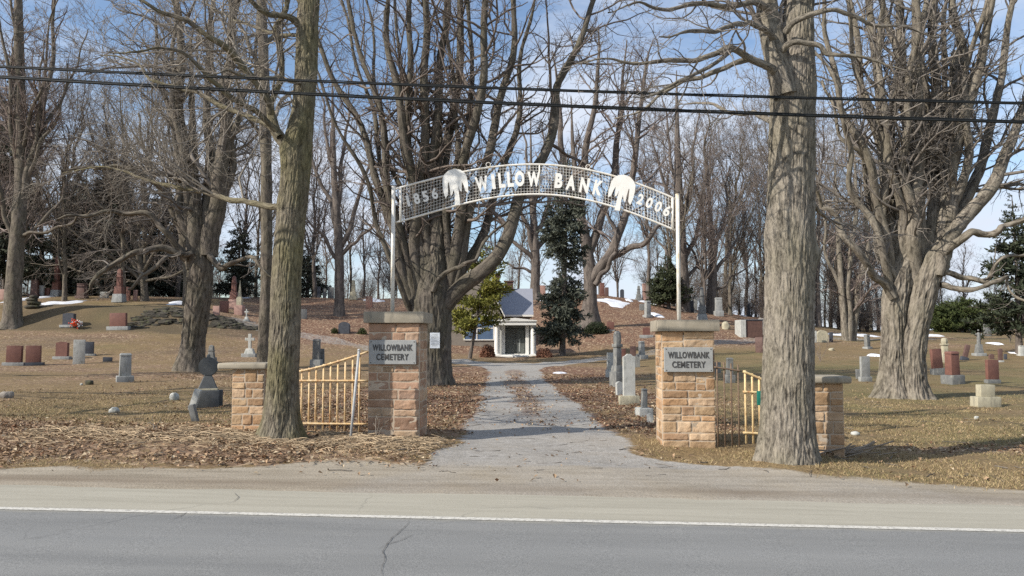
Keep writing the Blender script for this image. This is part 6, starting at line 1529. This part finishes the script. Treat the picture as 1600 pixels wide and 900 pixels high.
snow(1128, 1150, 482, 490, 'broad snow patch right of the tapering monument on the hill', 11)
snow(1155, 1167, 484, 489, 'small snow patch left of the slim dark column', 12)
snow(1300, 1325, 521, 528, 'snow bank behind the three slim trunks at their left', 13)
snow(1336, 1382, 523, 528, 'long low snow strip between the three slim trunks and the twisted tree', 14)
snow(1453, 1482, 524, 527, 'thin snow strip in front of the bushy cedars', 15)
snow(1546, 1566, 536, 539, 'small snow strip right of the figure monument', 16)
snow(1566, 1594, 550, 554, 'snow strip near the right edge of the lawn', 17)
snow(1360, 1382, 555, 558, 'small snow strip on the lawn left of the twisted tree', 18)
snow(862, 886, 582, 584, 'little melting snow patch beside the drive below the spruce', 19, .05)
snow(566, 600, 466, 472, 'snow patch on the ridge beside the left sign pole', 20)

# ------------------------------------------------------------------ leaf litter, grass, straw and sticks
def scatter(n, x0, x1, y0, y1, rng): return rng.uniform(x0, x1, n), y0 + (y1 - y0) * rng.random(n) ** 1.3
r_ = np.random.default_rng(77)
x_, y_ = scatter(420000, -14, 16, 8.6, 34, r_)
inv = np.abs(x_) < y_ * .68 + .4; x_, y_ = x_[inv], y_[inv]
mk = masks(x_, y_); pr = np.clip((mk['leaf'] - .30) * 1.25, .012, 1) * (1 - .93 * np.maximum(mk['gravel'] * (1 - .8 * mk['strip']), mk['dirt'])) * (1 - .985 * sstep(9.2, 8.9, road_v(x_, y_)))
pr *= np.interp(y_, [9, 14, 20, 34], [.8, .62, .34, .16]) * np.where(fbm(x_ * 3, y_ * 3, 0, 61, 2) > -.25, 1, .2)
kp = r_.random(len(x_)) < pr; x_, y_ = x_[kp], y_[kp]; n = len(x_)
red = masks(x_, y_)['red']
z_ = H(x_, y_) + r_.uniform(.006, .035, n); p = np.stack([x_, y_, z_], 1)
th = r_.random(n) * 6.28; tl_ = r_.normal(0, .38, (n, 2)); a = nrm(np.stack([np.cos(th), np.sin(th), tl_[:, 0]], 1)); c = nrm(np.stack([-np.sin(th), np.cos(th), tl_[:, 1]], 1))
L = r_.uniform(.026, .062, (n, 1)) * np.interp(y_, [9, 30], [1, 1.25])[:, None]; up = np.array([0, 0, 1.]) * L * r_.uniform(.1, .5, (n, 1))
V = np.stack([p - a * L * .6, p + c * L * .42 + up, p + a * L * .7 + up * .4, p - c * L * .42 + up], 1).reshape(-1, 3)
t1 = r_.random((n, 1)); lc = np.where(r_.random((n, 1)) < red[:, None] * .55, np.array([.21, .115, .068]), np.array([.30, .205, .125])) * (.62 + .8 * t1 ** 1.3); lc = np.where(r_.random((n, 1)) < .12, np.array([.46, .37, .25]), lc)
tri = np.arange(n)[:, None] * 4 + np.array([[0, 1, 2, 0, 2, 3]]); m = MB(); m.add(V, None, tri.reshape(-1, 3), np.repeat(lc, 4, 0))
o = m.build('leaf_litter', M['leaf'], smooth=False); tag(o, kind='stuff')

x_, y_ = scatter(560000, -14, 16, 8.6, 27, r_)
inv = np.abs(x_) < y_ * .68 + .4; x_, y_ = x_[inv], y_[inv]; mk = masks(x_, y_)
pr = (1 - np.maximum(mk['gravel'], mk['dirt'])) ** 2 * (1.0 - .75 * mk['leaf']) * np.interp(y_, [9, 14, 21, 27], [1, .8, .35, 0]) * sstep(-.5, .1, fbm(x_ * 1.2, y_ * 1.2, 0, 71, 3))
kp = r_.random(len(x_)) < pr; x_, y_ = x_[kp], y_[kp]; n = len(x_); gm = masks(x_, y_)['green'][:, None]
hh = r_.uniform(.014, .045, n) * np.interp(y_, [9, 25], [1, 1.2]); th = r_.random(n) * 6.28; w_ = r_.uniform(.003, .006, n) * np.interp(y_, [9, 25], [1, 1.7])
b = np.stack([x_, y_, H(x_, y_) - .004], 1); s1 = np.stack([np.cos(th) * w_, np.sin(th) * w_, 0 * w_], 1)
tip = b + np.stack([r_.normal(0, .8, n) * hh, r_.normal(0, .8, n) * hh, hh], 1)
V = np.stack([b - s1, b + s1, tip], 1).reshape(-1, 3)
gc = np.where(r_.random((n, 1)) < .12 + .5 * gm, np.array([.265, .225, .10]), np.array([.43, .325, .178])) * r_.uniform(.55, 1.15, (n, 1))
m = MB(); m.add(V, None, np.arange(n * 3).reshape(-1, 3), np.repeat(gc, 3, 0)); o = m.build('dry_grass', M['leaf'], smooth=False); tag(o, kind='stuff')

# pale broken reeds and straw raked along the left verge
n = 2600; x_ = -7.2 + 6.2 * r_.random(n) ** .8; y_ = 11.6 + r_.normal(0, .5, n) - .05 * (x_ + 3) + .25 * (x_ < -4.5) * r_.random(n)
kp = (masks(x_, y_)['gravel'] < .4) & (road_v(x_, y_) > 10.5) & (fbm(x_ * 1.3, y_ * 1.8, 0, 91, 3) > -.28); x_, y_ = x_[kp], y_[kp]; n = len(x_)
L = r_.uniform(.05, .27, n); th = r_.normal(0, .7, n); d = np.stack([np.cos(th), np.sin(th), r_.normal(.02, .14, n)], 1)
b = np.stack([x_, y_, H(x_, y_) + r_.uniform(.01, .07, n)], 1); s = np.linspace(-.5, .5, 4)[None, :, None]
PP = b[:, None] + d[:, None] * L[:, None, None] * s; PP[..., 2] += .015 * (1 - 4 * s[..., 0] ** 2)
cc = np.array([.44, .335, .215]) * r_.uniform(.5, 1.25, (n, 1)); m = MB(); m.tubes(PP, np.tile(r_.uniform(.0025, .0065, (n, 1)), (1, 4)), 4, cc)
o = m.build('straw_litter', M['leaf'], smooth=False); tag(o, kind='stuff')
# sticks dropped by the right pier, and a few on the ground
b0 = ground_at(1300, 712); root = thing('branch_pile', 'little heap of pale dead sticks at the foot of the right pier', 'branch pile', b0)
n = 34; th = r_.normal(.1, .5, n); L = r_.uniform(.25, .7, n); d = np.stack([np.cos(th), np.sin(th) * .6, r_.normal(.08, .2, n)], 1)
b = np.array([0, 0, .07]) + r_.normal(size=(n, 3)) * [.26, .12, .03]; s = np.linspace(-.5, .5, 5)[None, :, None]
PP = b[:, None] + d[:, None] * L[:, None, None] * s + r_.normal(0, .012, (n, 5, 3)); m = MB(); m.tubes(PP, np.tile(r_.uniform(.006, .014, (n, 1)), (1, 5)), 5, np.array([1.15, 1.1, 1.05]) * r_.uniform(.8, 1.3, (n, 1))); m.build('sticks', M['twig_pale'], root)
n = 260; x_, y_ = scatter(n, -9, 10, 9.6, 26, r_); th = r_.random(n) * 6.28; L = r_.uniform(.1, .5, n)
d = np.stack([np.cos(th), np.sin(th), 0 * th], 1); s = np.linspace(-.5, .5, 5)[None, :, None]
PP = np.stack([x_, y_, H(x_, y_) + .012], 1)[:, None] + d[:, None] * L[:, None, None] * s + r_.normal(0, .01, (n, 5, 3)) * [1, 1, .4]
m = MB(); m.tubes(PP, np.tile(r_.uniform(.003, .007, (n, 1)), (1, 5)), 4, np.ones((n, 3)) * r_.uniform(.5, 1.2, (n, 1))); o = m.build('fallen_twigs', M['twig_grey'], smooth=True); tag(o, kind='stuff')
